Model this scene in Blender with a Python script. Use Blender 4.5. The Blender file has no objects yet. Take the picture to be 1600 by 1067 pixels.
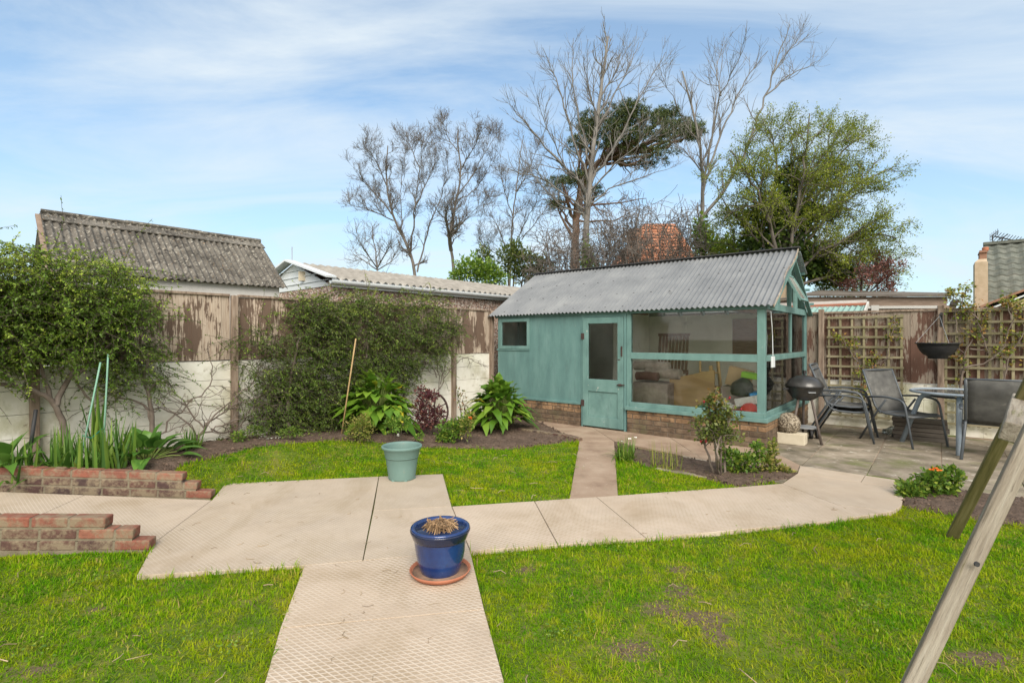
import bpy, math, random
import numpy as np
from mathutils import Vector, Matrix
R = math.radians
random.seed(7)
rng = np.random.default_rng(7)
SC = bpy.context.scene
COL = SC.collection

# ------------------------------------------------------------------ camera, world, sun, exposure
F, HZ, EYE = 804.0, 530.0, 1.45
cam = bpy.data.cameras.new("camera"); camo = bpy.data.objects.new("camera", cam); COL.objects.link(camo)
camo.location = (0, 0, EYE); camo.rotation_euler = (R(90), 0, 0)
cam.sensor_width = 36; cam.lens = 36 * F / 1600; cam.shift_y = -3.5 / 1600
cam.clip_start = .05; cam.clip_end = 3000
SC.camera = camo
SUN_EL, SUN_AZ = 40, 174          # azimuth: compass degrees the light comes FROM (0 = +Y, clockwise)
world = bpy.data.worlds.new("World"); SC.world = world; world.use_nodes = True
def build_world():
    nt = world.node_tree; nt.nodes.clear()
    def n(t, **k):
        x = nt.nodes.new(t)
        for a, b in k.items(): setattr(x, a, b)
        return x
    L = nt.links.new
    out = n('ShaderNodeOutputWorld'); bg = n('ShaderNodeBackground'); bg.inputs[1].default_value = .12
    sky = n('ShaderNodeTexSky', sky_type='NISHITA', sun_disc=False, sun_elevation=R(SUN_EL), sun_rotation=R(SUN_AZ))
    sky.air_density = 1.0; sky.dust_density = .4; sky.ozone_density = 2.0
    tc = n('ShaderNodeTexCoord'); sp = n('ShaderNodeSeparateXYZ'); L(tc.outputs['Generated'], sp.inputs[0])
    def M(op, a, b=None, clamp=False):
        m = n('ShaderNodeMath', operation=op, use_clamp=clamp)
        for i, v in enumerate((a, b)):
            if v is None: continue
            if isinstance(v, (int, float)): m.inputs[i].default_value = v
            else: L(v, m.inputs[i])
        return m.outputs[0]
    zz = M('ADD', M('MAXIMUM', sp.outputs[2], 0.0), .22)
    u = M('DIVIDE', sp.outputs[0], zz); v = M('DIVIDE', sp.outputs[1], zz)
    cb = n('ShaderNodeCombineXYZ'); L(u, cb.inputs[0]); L(v, cb.inputs[1])
    mp = n('ShaderNodeMapping'); L(cb.outputs[0], mp.inputs[0]); mp.inputs['Rotation'].default_value = (0, 0, R(-12)); mp.inputs['Scale'].default_value = (.55, 1.25, 1); mp.inputs['Location'].default_value = (3.1, .4, 0)
    n1 = n('ShaderNodeTexNoise'); L(mp.outputs[0], n1.inputs['Vector']); n1.inputs['Scale'].default_value = 1.5; n1.inputs['Detail'].default_value = 9; n1.inputs['Roughness'].default_value = .60; n1.inputs['Distortion'].default_value = .6
    r = n('ShaderNodeValToRGB'); L(n1.outputs[0], r.inputs[0])
    r.color_ramp.elements[0].position = .38; r.color_ramp.elements[0].color = (.20, .20, .20, 1)
    r.color_ramp.elements[1].position = .70; r.color_ramp.elements[1].color = (.85, .85, .85, 1)
    # sky colour: richer blue
    tint = n('ShaderNodeMixRGB', blend_type='MULTIPLY'); tint.inputs[0].default_value = 1; L(sky.outputs[0], tint.inputs[1]); tint.inputs[2].default_value = (.74, 1.03, 1.09, 1)
    mx = n('ShaderNodeMixRGB'); L(r.outputs[0], mx.inputs[0]); L(tint.outputs[0], mx.inputs[1]); mx.inputs[2].default_value = (4.5, 4.9, 5.1, 1)
    # thin white veil low over the horizon
    veil = M('MULTIPLY', M('POWER', M('SUBTRACT', 1.0, M('MAXIMUM', sp.outputs[2], 0.0), True), 4.5), .85, True)
    mx2 = n('ShaderNodeMixRGB'); L(veil, mx2.inputs[0]); L(mx.outputs[0], mx2.inputs[1]); mx2.inputs[2].default_value = (3.7, 4.15, 4.5, 1)
    # unseen bright cloud bank added behind the camera as fill light
    back = M('MULTIPLY', M('SUBTRACT', .15, sp.outputs[1], False), 1.6, True)
    mx3 = n('ShaderNodeMixRGB'); L(M('MULTIPLY', back, .9), mx3.inputs[0]); L(mx2.outputs[0], mx3.inputs[1]); mx3.inputs[2].default_value = (8.6, 8.1, 7.4, 1)
    L(mx3.outputs[0], bg.inputs[0]); L(bg.outputs[0], out.inputs[0])
build_world()
sun = bpy.data.lights.new("sun", 'SUN'); suno = bpy.data.objects.new("sun", sun); COL.objects.link(suno)
sun.energy = 2.4; sun.angle = R(35); sun.color = (1, .93, .83)
_a, _e = R(SUN_AZ), R(SUN_EL)
_d = Vector((math.sin(_a) * math.cos(_e), math.cos(_a) * math.cos(_e), math.sin(_e)))
suno.rotation_euler = _d.to_track_quat('Z', 'Y').to_euler(); suno.location = _d * 30
SC.view_settings.view_transform = 'Standard'; SC.view_settings.look = 'None'; SC.view_settings.gamma = 1
SC.view_settings.exposure = .72
SC.cycles.max_bounces = 8; SC.cycles.transparent_max_bounces = 24

# ------------------------------------------------------------------ photo measurements -> metres
def P(px, py, Y): return np.array([(px - 800) / F * Y, Y, EYE - (py - HZ) / F * Y])
def sstep(a, b, x): t = np.clip((x - a) / (b - a), 0, 1); return t * t * (3 - 2 * t)
FD = np.array([.673, .74]) / np.hypot(.673, .74); FN = np.array([FD[1], -FD[0]]); FA = np.array([-4.02, 5.94])
def fence_sd(X, Y): return (X - FA[0]) * FD[0] + (Y - FA[1]) * FD[1], (X - FA[0]) * FN[0] + (Y - FA[1]) * FN[1]
WD = np.array([-.987, -.160]); WN = np.array([-.160, .987]); WA = np.array([-2.75, 4.70])   # ramp direction (leftwards), its back normal
def wall_q(X, Y): return (X - WA[0]) * WN[0] + (Y - WA[1]) * WN[1]
def height(X, Y):
    X = np.asarray(X, float); Y = np.asarray(Y, float)
    s, d = fence_sd(X, Y); q = wall_q(X, Y)
    Hs = np.interp(s, [-3, 1, 2.3, 3.5, 4.2], [.2, .2, .13, .03, 0])
    h = Hs * (1 - sstep(.85, 1.6, d)) * sstep(.02, .1, q) * sstep(-.6, -.1, d)
    h += .055 * sstep(-1.15, -1.35, q) * sstep(-2.3, -2.8, X) * sstep(6, 4, -X)
    return h
def G(px, py, z=0.0):
    Y = F * (EYE - z) / (py - HZ); return np.array([(px - 800) / F * Y, Y, z])
def GH(px, py):
    z = 0.0
    for _ in range(12): p = G(px, py, z); z = .5 * z + .5 * float(height(p[0], p[1]))
    return np.array([p[0], p[1], float(height(p[0], p[1]))])

# ------------------------------------------------------------------ object helpers
def tag(o, label=None, cat=None, group=None, kind=None):
    if label: o['label'] = label
    if cat: o['category'] = cat
    if group: o['group'] = group
    if kind: o['kind'] = kind
    return o
def thing(name, label, cat, loc=(0, 0, 0), rotz=0, group=None):
    o = bpy.data.objects.new(name, None); COL.objects.link(o); o.empty_display_size = .1
    o.location = [float(v) for v in loc]; o.rotation_euler = (0, 0, rotz)
    return tag(o, label, cat, group)
def link(name, me, m, parent=None, off=True, smooth=False):
    o = bpy.data.objects.new(name, me); COL.objects.link(o)
    ms = m if isinstance(m, (list, tuple)) else [m]
    for x in ms: me.materials.append(x)
    if smooth: me.polygons.foreach_set('use_smooth', [True] * len(me.polygons))
    if parent:
        o.parent = parent
        if off: me.transform(Matrix.Translation(-root_loc(parent)))
    me.update()
    return o
def root_loc(o):
    v = Vector((0, 0, 0))
    while o: v += o.location; o = o.parent
    return v
def copy_tree(o, parent=None):
    c = o.copy(); COL.objects.link(c)
    if parent: c.parent = parent
    for ch in list(o.children): copy_tree(ch, c)
    return c
def v3(p): return Vector([float(a) for a in p])
class MB:
    def __init__(s): s.v = []; s.f = []; s.mi = []; s.m = 0
    def add(s, vs, fs):
        b = len(s.v); s.v += [tuple(float(c) for c in p) for p in vs]
        for f in fs: s.f.append([b + i for i in f]); s.mi.append(s.m)
        return s
    def box(s, c, d, rot=None):
        hx, hy, hz = d[0] / 2, d[1] / 2, d[2] / 2
        vs = [Vector((x, y, z)) for x in (-hx, hx) for y in (-hy, hy) for z in (-hz, hz)]
        if rot is not None: vs = [rot @ q for q in vs]
        c = v3(c)
        return s.add([q + c for q in vs], [(0, 1, 3, 2), (4, 6, 7, 5), (0, 4, 5, 1), (2, 3, 7, 6), (0, 2, 6, 4), (1, 5, 7, 3)])
    def b2(s, lo, hi): return s.box([(a + b) / 2 for a, b in zip(lo, hi)], [abs(b - a) for a, b in zip(lo, hi)])
    def bar(s, a, b, w, h, up=(0, 0, 1), ext=0):
        a, b = v3(a), v3(b); d = (b - a); L = d.length; d.normalize()
        up = v3(up); x = d.cross(up)
        if x.length < 1e-4: x = d.cross(Vector((1, 0, 0)))
        x.normalize(); z = x.cross(d)
        m = Matrix((x, d, z)).transposed()
        return s.box((a + b) / 2, (w, L + 2 * ext, h), m)
    def tube(s, pts, r, n=8, caps=True):
        pts = [v3(p) for p in pts]; k = len(pts)
        rs = [r] * k if isinstance(r, (int, float)) else list(r)
        ref = None; vs = []
        for i, p in enumerate(pts):
            t = (pts[min(i + 1, k - 1)] - pts[max(i - 1, 0)])
            t = t.normalized() if t.length > 1e-9 else Vector((0, 0, 1))
            if ref is None: ref = Vector((0, 0, 1)) if abs(t.z) < .9 else Vector((1, 0, 0))
            x = ref - t * ref.dot(t)
            if x.length < 1e-3: x = t.orthogonal()
            x.normalize(); y = t.cross(x); ref = x
            for j in range(n):
                a = 2 * math.pi * j / n; vs.append(p + (x * math.cos(a) + y * math.sin(a)) * rs[i])
        fs = []
        for i in range(k - 1):
            for j in range(n):
                j2 = (j + 1) % n; fs.append((i * n + j, i * n + j2, (i + 1) * n + j2, (i + 1) * n + j))
        if caps: fs += [tuple(range(n))[::-1], tuple((k - 1) * n + j for j in range(n))]
        return s.add(vs, fs)
    def lathe(s, prof, c=(0, 0, 0), n=40, wob=0):
        vs = []; c = v3(c); k = len(prof)
        for r, z in prof:
            for j in range(n):
                a = 2 * math.pi * j / n; vs.append((c.x + r * math.cos(a), c.y + r * math.sin(a), c.z + z))
        fs = []
        for i in range(k - 1):
            for j in range(n):
                j2 = (j + 1) % n; fs.append((i * n + j, i * n + j2, (i + 1) * n + j2, (i + 1) * n + j))
        if prof[0][0] > 1e-4: fs.append(tuple(range(n))[::-1])
        if prof[-1][0] > 1e-4: fs.append(tuple((k - 1) * n + j for j in range(n)))
        return s.add(vs, fs)
    def prism(s, poly, z0, z1):
        """poly: list of (x,y); z0,z1 numbers or per-vertex lists"""
        n = len(poly)
        a0 = z0 if isinstance(z0, (list, tuple)) else [z0] * n; a1 = z1 if isinstance(z1, (list, tuple)) else [z1] * n
        area = sum(poly[i][0] * poly[(i + 1) % n][1] - poly[(i + 1) % n][0] * poly[i][1] for i in range(n))
        idx = list(range(n)) if area > 0 else list(range(n))[::-1]
        vs = [(poly[i][0], poly[i][1], a0[i]) for i in idx] + [(poly[i][0], poly[i][1], a1[i]) for i in idx]
        fs = [tuple(range(n))[::-1], tuple(range(n, 2 * n))] + [(i, (i + 1) % n, n + (i + 1) % n, n + i) for i in range(n)]
        return s.add(vs, fs)
    def build(s, name, m, parent=None, off=False, smooth=False, bevel=0, seg=2):
        me = bpy.data.meshes.new(name); me.from_pydata(s.v, [], s.f)
        o = link(name, me, m, parent, off, smooth)
        if len(o.data.materials) > 1: me.polygons.foreach_set('material_index', s.mi)
        if bevel:
            b = o.modifiers.new('bevel', 'BEVEL'); b.width = bevel; b.segments = seg; b.limit_method = 'ANGLE'; b.angle_limit = R(40)
        return o

def np_mesh(name, V, Q, m, parent=None, off=True, rnd=None, smooth=False, T=None):
    me = bpy.data.meshes.new(name)
    V = np.ascontiguousarray(V, np.float32).reshape(-1, 3)
    Q = np.ascontiguousarray(Q, np.int32).reshape(-1, 4)
    nt = 0 if T is None else len(T)
    me.vertices.add(len(V)); me.vertices.foreach_set('co', V.ravel())
    me.loops.add(len(Q) * 4 + nt * 3); me.polygons.add(len(Q) + nt)
    li = Q.ravel(); ls = np.arange(len(Q), dtype=np.int32) * 4
    if nt:
        T = np.ascontiguousarray(T, np.int32)
        li = np.concatenate([li, T.ravel()]); ls = np.concatenate([ls, len(Q) * 4 + np.arange(nt, dtype=np.int32) * 3])
    me.loops.foreach_set('vertex_index', li.astype(np.int32)); me.polygons.foreach_set('loop_start', ls)
    me.update(calc_edges=True)
    if rnd is not None:
        a = me.attributes.new('rnd', 'FLOAT', 'POINT'); a.data.foreach_set('value', np.ascontiguousarray(rnd, np.float32))
    return link(name, me, m, parent, off, smooth)
def nrm(a): return a / np.maximum(np.linalg.norm(a, axis=-1, keepdims=True), 1e-9)
def rdir(n): return nrm(rng.normal(size=(n, 3)))

# ribbons: grass blades, strap leaves, broad leaves. prof: widths along t; fold: how far the midrib sinks
def ribbons(base, dirs, L, W, segs, prof, droop, fold=0.0, wave=0.0, side=None):
    n = len(base); base = np.asarray(base, float); dirs = nrm(np.asarray(dirs, float))
    L = np.broadcast_to(L, (n,)).astype(float); W = np.broadcast_to(W, (n,)).astype(float); droop = np.broadcast_to(droop, (n,)).astype(float)
    if side is None:
        side = np.cross(dirs, np.array([0, 0, 1.0]) + .001); bad = np.linalg.norm(side, axis=1) < .15
        side[bad] = rdir(bad.sum()) if bad.any() else side[bad]
        side = nrm(side - dirs * (side * dirs).sum(1, keepdims=True))
    t = np.linspace(0, 1, segs + 1)
    Pm = base[:, None] + dirs[:, None] * (L[:, None] * t)[..., None]
    Pm[..., 2] -= (droop * L)[:, None] * t ** 2
    hd = dirs.copy(); hd[:, 2] = 0
    Pm += hd[:, None] * ((droop * L)[:, None] * .3 * t ** 2)[..., None]
    w = np.array([prof(x) for x in t])
    off = side[:, None] * (W[:, None] * w / 2)[..., None]
    up = np.cross(side, dirs)
    up = np.where(up[:, 2:3] < 0, -up, up)
    if fold == 0 and wave == 0:
        V = np.stack([Pm - off, Pm + off], 2)               # n, segs+1, 2
        per = 2 * (segs + 1); idx = []
        for i in range(segs): idx.append([2 * i, 2 * i + 1, 2 * i + 3, 2 * i + 2])
    else:
        lift = up[:, None] * (W[:, None] * w * fold)[..., None]
        ph = rng.uniform(0, 6.28, n)[:, None]
        wv = up[:, None] * (W[:, None] * wave * w * np.sin(t * 11 + ph))[..., None]
        wv2 = up[:, None] * (W[:, None] * wave * w * np.sin(t * 9 + ph + 2))[..., None]
        V = np.stack([Pm - off + lift + wv, Pm, Pm + off + lift + wv2], 2)
        per = 3 * (segs + 1); idx = []
        for i in range(segs):
            idx.append([3 * i, 3 * i + 1, 3 * i + 4, 3 * i + 3]); idx.append([3 * i + 1, 3 * i + 2, 3 * i + 5, 3 * i + 4])
    V = V.reshape(n, per, 3)
    Q = (np.arange(n) * per)[:, None, None] + np.array(idx)[None]
    return V.reshape(-1, 3), Q.reshape(-1, 4), per
def ribbon_obj(name, m, parent, base, dirs, L, W, segs, prof, droop, fold=0., wave=0., side=None, rnd=None, smooth=True):
    V, Q, per = ribbons(base, dirs, L, W, segs, prof, droop, fold, wave, side)
    r = rng.random(len(base)) if rnd is None else rnd
    return np_mesh(name, V, Q, m, parent, True, np.repeat(r, per), smooth)
blade = lambda t: max(1 - t ** 2.2, .04)
leafp = lambda t: max(math.sin(math.pi * min(1, .06 + .94 * t) ** .75) , .03)
# small leaves: folded diamonds
def leaves(name, m, parent, C, D, L, W, rnd=None, flat=.6):
    n = len(C); D = nrm(D); N = rdir(n); N[:, 2] = np.abs(N[:, 2]) + flat
    S = nrm(np.cross(D, N)); N = np.cross(S, D)
    L = np.broadcast_to(L, (n,))[:, None]; W = np.broadcast_to(W, (n,))[:, None]
    V = np.stack([C, C + D * L * .45 - S * W / 2 + N * W * .15, C + D * L, C + D * L * .45 + S * W / 2 + N * W * .15], 1)
    Q = np.arange(n * 4).reshape(n, 4)
    r = rng.random(n) if rnd is None else rnd
    return np_mesh(name, V.reshape(-1, 3), Q, m, parent, True, np.repeat(r, 4))

# branches -> tubes in one mesh
def tubes(name, m, parent, brs, sides=4):
    Vs, Qs, b = [], [], 0
    ang = np.arange(sides) * 2 * np.pi / sides; ca, sa = np.cos(ang), np.sin(ang)
    for pts, rad in brs:
        pts = np.asarray(pts, float); k = len(pts)
        if k < 2: continue
        t = np.gradient(pts, axis=0); t = nrm(t)
        mt = t.mean(0); ref = np.eye(3)[np.argmin(np.abs(mt))]
        x = nrm(np.cross(t, ref)); y = np.cross(t, x)
        ring = pts[:, None] + (x[:, None] * ca[None, :, None] + y[:, None] * sa[None, :, None]) * np.asarray(rad)[:, None, None]
        Vs.append(ring.reshape(-1, 3))
        i = np.arange(k - 1)[:, None] * sides; j = np.arange(sides)[None]; j2 = (j + 1) % sides
        Qs.append((np.stack([i + j, i + j2, i + sides + j2, i + sides + j], -1) + b).reshape(-1, 4)); b += k * sides
    return np_mesh(name, np.concatenate(Vs), np.concatenate(Qs), m, parent, True, None, True)
def resample(pts, seglen, jit=0.0):
    pts = np.asarray(pts, float); d = np.r_[0, np.cumsum(np.linalg.norm(np.diff(pts, axis=0), axis=1))]
    k = max(3, int(d[-1] / seglen) + 1); q = np.linspace(0, d[-1], k)
    # smooth by cubic-ish: linear then box filter
    o = np.stack([np.interp(q, d, pts[:, i]) for i in range(3)], 1)
    for _ in range(2):
        o[1:-1] = (o[:-2] + 2 * o[1:-1] + o[2:]) / 4
    if jit: o[1:-1] += rng.normal(scale=jit, size=(k - 2, 3))
    return o
def sprout(brs, pts, rad, n, l0, l1, ang, lv, spec, tmin=.2, ends=None):
    """spec: dict(wig, up, ratio, n, rmin, seg)"""
    k = len(pts); L = np.linalg.norm(np.diff(pts, axis=0), axis=1).sum()
    for _ in range(n):
        f = tmin + (1 - tmin) * rng.random(); i = min(int(f * (k - 1)), k - 2); fr = f * (k - 1) - i
        p = pts[i] * (1 - fr) + pts[i + 1] * fr; r = rad[i] * (1 - fr) + rad[i + 1] * fr
        tg = nrm(pts[i + 1] - pts[i]); ax = nrm(np.cross(tg, rdir(1)[0]))
        a = R(rng.normal(ang, 12)); d = tg * math.cos(a) + ax * math.sin(a); d[2] += spec.get('up', .15); d = nrm(d)
        ln = rng.uniform(l0, l1) * (1.15 - .6 * f); m = spec.get('segs', 5)
        q = [p]; st = ln / m
        for _s in range(m):
            d = nrm(d + rng.normal(scale=spec.get('wig', .18), size=3) + np.array([0, 0, spec.get('lift', .05)])); q.append(q[-1] + d * st)
        q = np.array(q); rr = max(r * .62, spec['rmin']); ra = np.linspace(rr, max(rr * .35, spec['rmin'] * .8), m + 1)
        brs.append((q, ra))
        if ends is not None: ends.append(q)
        if lv > 0:
            sprout(brs, q, ra, spec['n'], l0 * spec['ratio'], l1 * spec['ratio'], ang, lv - 1, spec, .15, ends)

# ------------------------------------------------------------------ materials
def nd(nt, t, ins=None, **props):
    x = nt.nodes.new(t)
    for a, b in props.items(): setattr(x, a, b)
    for k, v in (ins or {}).items():
        if isinstance(v, bpy.types.NodeSocket): nt.links.new(v, x.inputs[k])
        else: x.inputs[k].default_value = v
    return x
def c4(c): return (c[0], c[1], c[2], 1)
def ramp(nt, fac, stops, interp='LINEAR'):
    r = nd(nt, 'ShaderNodeValToRGB', {'Fac': fac}); cr = r.color_ramp; cr.interpolation = interp
    while len(cr.elements) < len(stops): cr.elements.new(.5)
    for e, (p, c) in zip(cr.elements, stops): e.position = p; e.color = c4(c) if not isinstance(c, (int, float)) else (c, c, c, 1)
    return r.outputs['Color']
def noise(nt, vec, scale, detail=6, rough=.6, dist=0):
    return nd(nt, 'ShaderNodeTexNoise', {'Vector': vec, 'Scale': scale, 'Detail': detail, 'Roughness': rough, 'Distortion': dist}).outputs['Fac']
def mix(nt, f, a, b, mode='MIX'):
    m = nd(nt, 'ShaderNodeMixRGB', {'Fac': f}, blend_type=mode)
    for k, v in (('Color1', a), ('Color2', b)):
        if isinstance(v, bpy.types.NodeSocket): nt.links.new(v, m.inputs[k])
        else: m.inputs[k].default_value = c4(v)
    return m.outputs[0]
def start(name):
    m = bpy.data.materials.new(name); m.use_nodes = True; nt = m.node_tree; nt.nodes.clear()
    out = nd(nt, 'ShaderNodeOutputMaterial'); return m, nt, out
def objvec(nt, stretch=(1, 1, 1), rot=(0, 0, 0)):
    tc = nd(nt, 'ShaderNodeTexCoord'); return nd(nt, 'ShaderNodeMapping', {'Vector': tc.outputs['Object'], 'Scale': stretch, 'Rotation': rot}).outputs[0]
def finish(nt, out, col, rough=.8, bumpfac=None, bump=.3, bdist=.01, metal=0, spec=.4, coat=0):
    b = nd(nt, 'ShaderNodeBsdfPrincipled', {'Roughness': rough, 'Metallic': metal, 'Specular IOR Level': spec, 'Coat Weight': coat})
    if isinstance(col, bpy.types.NodeSocket): nt.links.new(col, b.inputs['Base Color'])
    else: b.inputs['Base Color'].default_value = c4(col)
    if bumpfac is not None:
        bp = nd(nt, 'ShaderNodeBump', {'Height': bumpfac, 'Strength': bump, 'Distance': bdist}); nt.links.new(bp.outputs[0], b.inputs['Normal'])
    nt.links.new(b.outputs[0], out.inputs[0]); return b
def pm(name, cols, scale=6, stretch=(1, 1, 1), rough=.8, bump=.3, bscale=60, bdist=.01, spots=(), metal=0, spec=.35, island=0, coat=0, lo=.3, hi=.7):
    m, nt, out = start(name); v = objvec(nt, stretch); k = len(cols)
    f = noise(nt, v, scale)
    c = ramp(nt, f, [(lo + (hi - lo) * i / max(k - 1, 1), cc) for i, cc in enumerate(cols)])
    for sc, ss, a, b2 in spots:
        fs = noise(nt, objvec(nt, stretch), ss, 8, .65); fm = ramp(nt, fs, [(a, 0.), (b2, 1.)]); c = mix(nt, fm, c, sc)
    if island:
        g = nd(nt, 'ShaderNodeNewGeometry'); mr = nd(nt, 'ShaderNodeMapRange', {'Value': g.outputs['Random Per Island'], 'To Min': 1 - island, 'To Max': 1 + island})
        c = mix(nt, 1.0, c, nd(nt, 'ShaderNodeCombineColor', {0: mr.outputs[0], 1: mr.outputs[0], 2: mr.outputs[0]}).outputs[0], 'MULTIPLY')
    finish(nt, out, c, rough, noise(nt, v, bscale, 8, .6), bump, bdist, metal, spec, coat)
    return m
def leafmat(name, stops, rough=.5, trans=.35, spec=.35, patch=None):
    m, nt, out = start(name)
    a = nd(nt, 'ShaderNodeAttribute', attribute_name='rnd')
    c = ramp(nt, a.outputs['Fac'], stops)
    if patch:   # (scale, lo, hi, colour, colour2...) patches laid over world position
        for sc, lo, hi, cc in patch:
            pz = nd(nt, 'ShaderNodeNewGeometry').outputs['Position']
            fm = ramp(nt, noise(nt, pz, sc, 5, .6), [(lo, 0.), (hi, 1.)]); c = mix(nt, fm, c, mix(nt, .55, c, cc))
    b = nd(nt, 'ShaderNodeBsdfPrincipled', {'Roughness': rough, 'Specular IOR Level': spec, 'Base Color': c})
    t = nd(nt, 'ShaderNodeBsdfTranslucent', {'Color': c})
    x = nd(nt, 'ShaderNodeMixShader', {'Fac': trans}); nt.links.new(b.outputs[0], x.inputs[1]); nt.links.new(t.outputs[0], x.inputs[2])
    nt.links.new(x.outputs[0], out.inputs[0]); return m
def glassmat(name, dirt_sheen=.010, tint=(.985, .995, .985)):
    m, nt, out = start(name)
    tr = nd(nt, 'ShaderNodeBsdfTransparent', {'Color': c4(tint)}); gl = nd(nt, 'ShaderNodeBsdfGlossy', {'Roughness': .03, 'Color': (.8, .8, .8, 1)})
    fr = nd(nt, 'ShaderNodeFresnel', {'IOR': 1.4})
    x = nd(nt, 'ShaderNodeMixShader', {'Fac': fr.outputs[0]}); nt.links.new(tr.outputs[0], x.inputs[1]); nt.links.new(gl.outputs[0], x.inputs[2])
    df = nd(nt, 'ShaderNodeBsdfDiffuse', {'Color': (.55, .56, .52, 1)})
    f = ramp(nt, noise(nt, objvec(nt, (1, 1, .5)), 3.0, 8, .65), [(.4, dirt_sheen * .3), (.75, dirt_sheen * 2.5)])
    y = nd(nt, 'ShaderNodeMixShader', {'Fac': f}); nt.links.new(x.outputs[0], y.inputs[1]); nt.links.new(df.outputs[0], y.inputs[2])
    nt.links.new(y.outputs[0], out.inputs[0]); return m
def pebblemat(name, cols, scale=70, bump=.9):
    m, nt, out = start(name); v = objvec(nt)
    vo = nd(nt, 'ShaderNodeTexVoronoi', {'Vector': v, 'Scale': scale})
    g = nd(nt, 'ShaderNodeSeparateColor', {'Color': vo.outputs['Color']}).outputs[0]
    k = len(cols); c = ramp(nt, g, [(i / k, cc) for i, cc in enumerate(cols)], 'CONSTANT')
    e = ramp(nt, vo.outputs['Distance'], [(.25, 1.), (.75, .35)])
    c = mix(nt, 1., c, ramp(nt, noise(nt, v, 2.5), [(.3, (.75, .73, .7)), (.7, (1.1, 1.1, 1.1))]), 'MULTIPLY')
    finish(nt, out, c, .85, e, bump, .01); return m
def slabmat(name, base, line, sx, sy, ang, lw=.10):
    """cast paving with a raised diamond lattice"""
    m, nt, out = start(name); v = objvec(nt, rot=(0, 0, R(ang)))
    sp = nd(nt, 'ShaderNodeSeparateXYZ', {'Vector': v})
    def M(op, a, b=None):
        q = nd(nt, 'ShaderNodeMath', operation=op)
        for i, x in enumerate((a, b)):
            if x is None: continue
            if isinstance(x, bpy.types.NodeSocket): nt.links.new(x, q.inputs[i])
            else: q.inputs[i].default_value = x
        return q.outputs[0]
    X = M('DIVIDE', sp.outputs[0], sx); Yv = M('DIVIDE', sp.outputs[1], sy)
    def ln(q): return M('ABSOLUTE', M('SUBTRACT', M('FRACT', q), .5))
    a = M('MAXIMUM', ln(M('ADD', X, Yv)), ln(M('SUBTRACT', X, Yv)))
    f = ramp(nt, a, [(.5 - lw * 1.5, 0.), (.5 - lw * .4, 1.)])
    v0 = objvec(nt)
    wear = ramp(nt, noise(nt, v0, 1.7, 5), [(.32, .12), (.62, 1.)])
    f = mix(nt, 1., f, wear, 'MULTIPLY')
    n1 = noise(nt, v0, 2.3, 8, .7); n2 = noise(nt, v0, 140, 4, .7)
    c = ramp(nt, n1, [(.25, [x * .8 for x in base]), (.5, base), (.75, [x * 1.1 for x in base])])
    c = mix(nt, .35, c, ramp(nt, n2, [(.3, (.62, .6, .56)), (.7, (1.25, 1.25, 1.25))]), 'MULTIPLY')
    st = ramp(nt, noise(nt, objvec(nt, (1, 1.6, 1)), 3.6, 8, .75), [(.62, 0.), (.78, .6)]); c = mix(nt, st, c, [base[0] * .62, base[1] * .58, base[2] * .5])
    gi = nd(nt, 'ShaderNodeNewGeometry').outputs['Random Per Island']; c = mix(nt, 1., c, ramp(nt, gi, [(0., (.90, .89, .87)), (1., (1.06, 1.06, 1.07))]), 'MULTIPLY')
    s2 = ramp(nt, noise(nt, objvec(nt, (1.3, .8, 1), (0, 0, .6)), 1.1, 9, .72, .8), [(.48, 0.), (.66, .85)]); c = mix(nt, s2, c, [base[0] * .74, base[1] * .70, base[2] * .60])
    s3 = ramp(nt, noise(nt, v0, 19, 6, .7), [(.66, 0.), (.72, .5)]); c = mix(nt, s3, c, [base[0] * .55, base[1] * .5, base[2] * .4])
    c = mix(nt, f, c, line)
    h = mix(nt, .25, f, n2)
    finish(nt, out, c, .85, h, .35, .004); return m

M = {}
M['fence'] = None
def fencemat(name, pale, mid, dark, amt):
    m, nt, out = start(name); v = objvec(nt, (26, 26, 2.6)); v2 = objvec(nt, (40, 40, 2)); v3_ = objvec(nt, (3.5, 3.5, 2.0))
    g = nd(nt, 'ShaderNodeNewGeometry').outputs['Random Per Island']
    c = ramp(nt, noise(nt, v2, 2.0, 8, .7), [(.3, mid), (.55, pale), (.75, [x * 1.15 for x in pale])])
    f = noise(nt, v, 1.6, 9, .72); f2 = noise(nt, v3_, 1.1, 4)
    s = nd(nt, 'ShaderNodeMath', {0: f, 1: f2}, operation='ADD').outputs[0]
    s = nd(nt, 'ShaderNodeMath', {0: s, 1: nd(nt, 'ShaderNodeMapRange', {'Value': g, 'To Min': -.10, 'To Max': .10}).outputs[0]}, operation='ADD').outputs[0]
    fm = ramp(nt, s, [(amt, 0.), (amt + .05, .92)]); c = mix(nt, fm, c, mix(nt, noise(nt, v2, 3), dark, [x * 2.2 for x in dark]))
    mr = nd(nt, 'ShaderNodeMapRange', {'Value': g, 'To Min': .8, 'To Max': 1.15}).outputs[0]
    c = mix(nt, 1., c, nd(nt, 'ShaderNodeCombineColor', {0: mr, 1: mr, 2: mr}).outputs[0], 'MULTIPLY')
    finish(nt, out, c, .85, noise(nt, v2, 2.5, 8), .5, .006); return m
M['fence_l'] = fencemat('peeling_fence', (.47, .39, .31), (.30, .22, .16), (.062, .038, .026), .95)
M['fence_r'] = fencemat('grey_fence', (.30, .25, .20), (.19, .145, .11), (.065, .03, .02), .965)
M['post'] = pm('weathered_post', [(.11, .075, .055), (.24, .18, .135), (.36, .29, .23)], 3, (8, 8, 1), bump=.5, bscale=14)
M['trellis'] = pm('trellis_wood', [(.14, .135, .06), (.22, .195, .115), (.31, .27, .19)], 3, bump=.4, bscale=40, island=.15)
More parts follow.
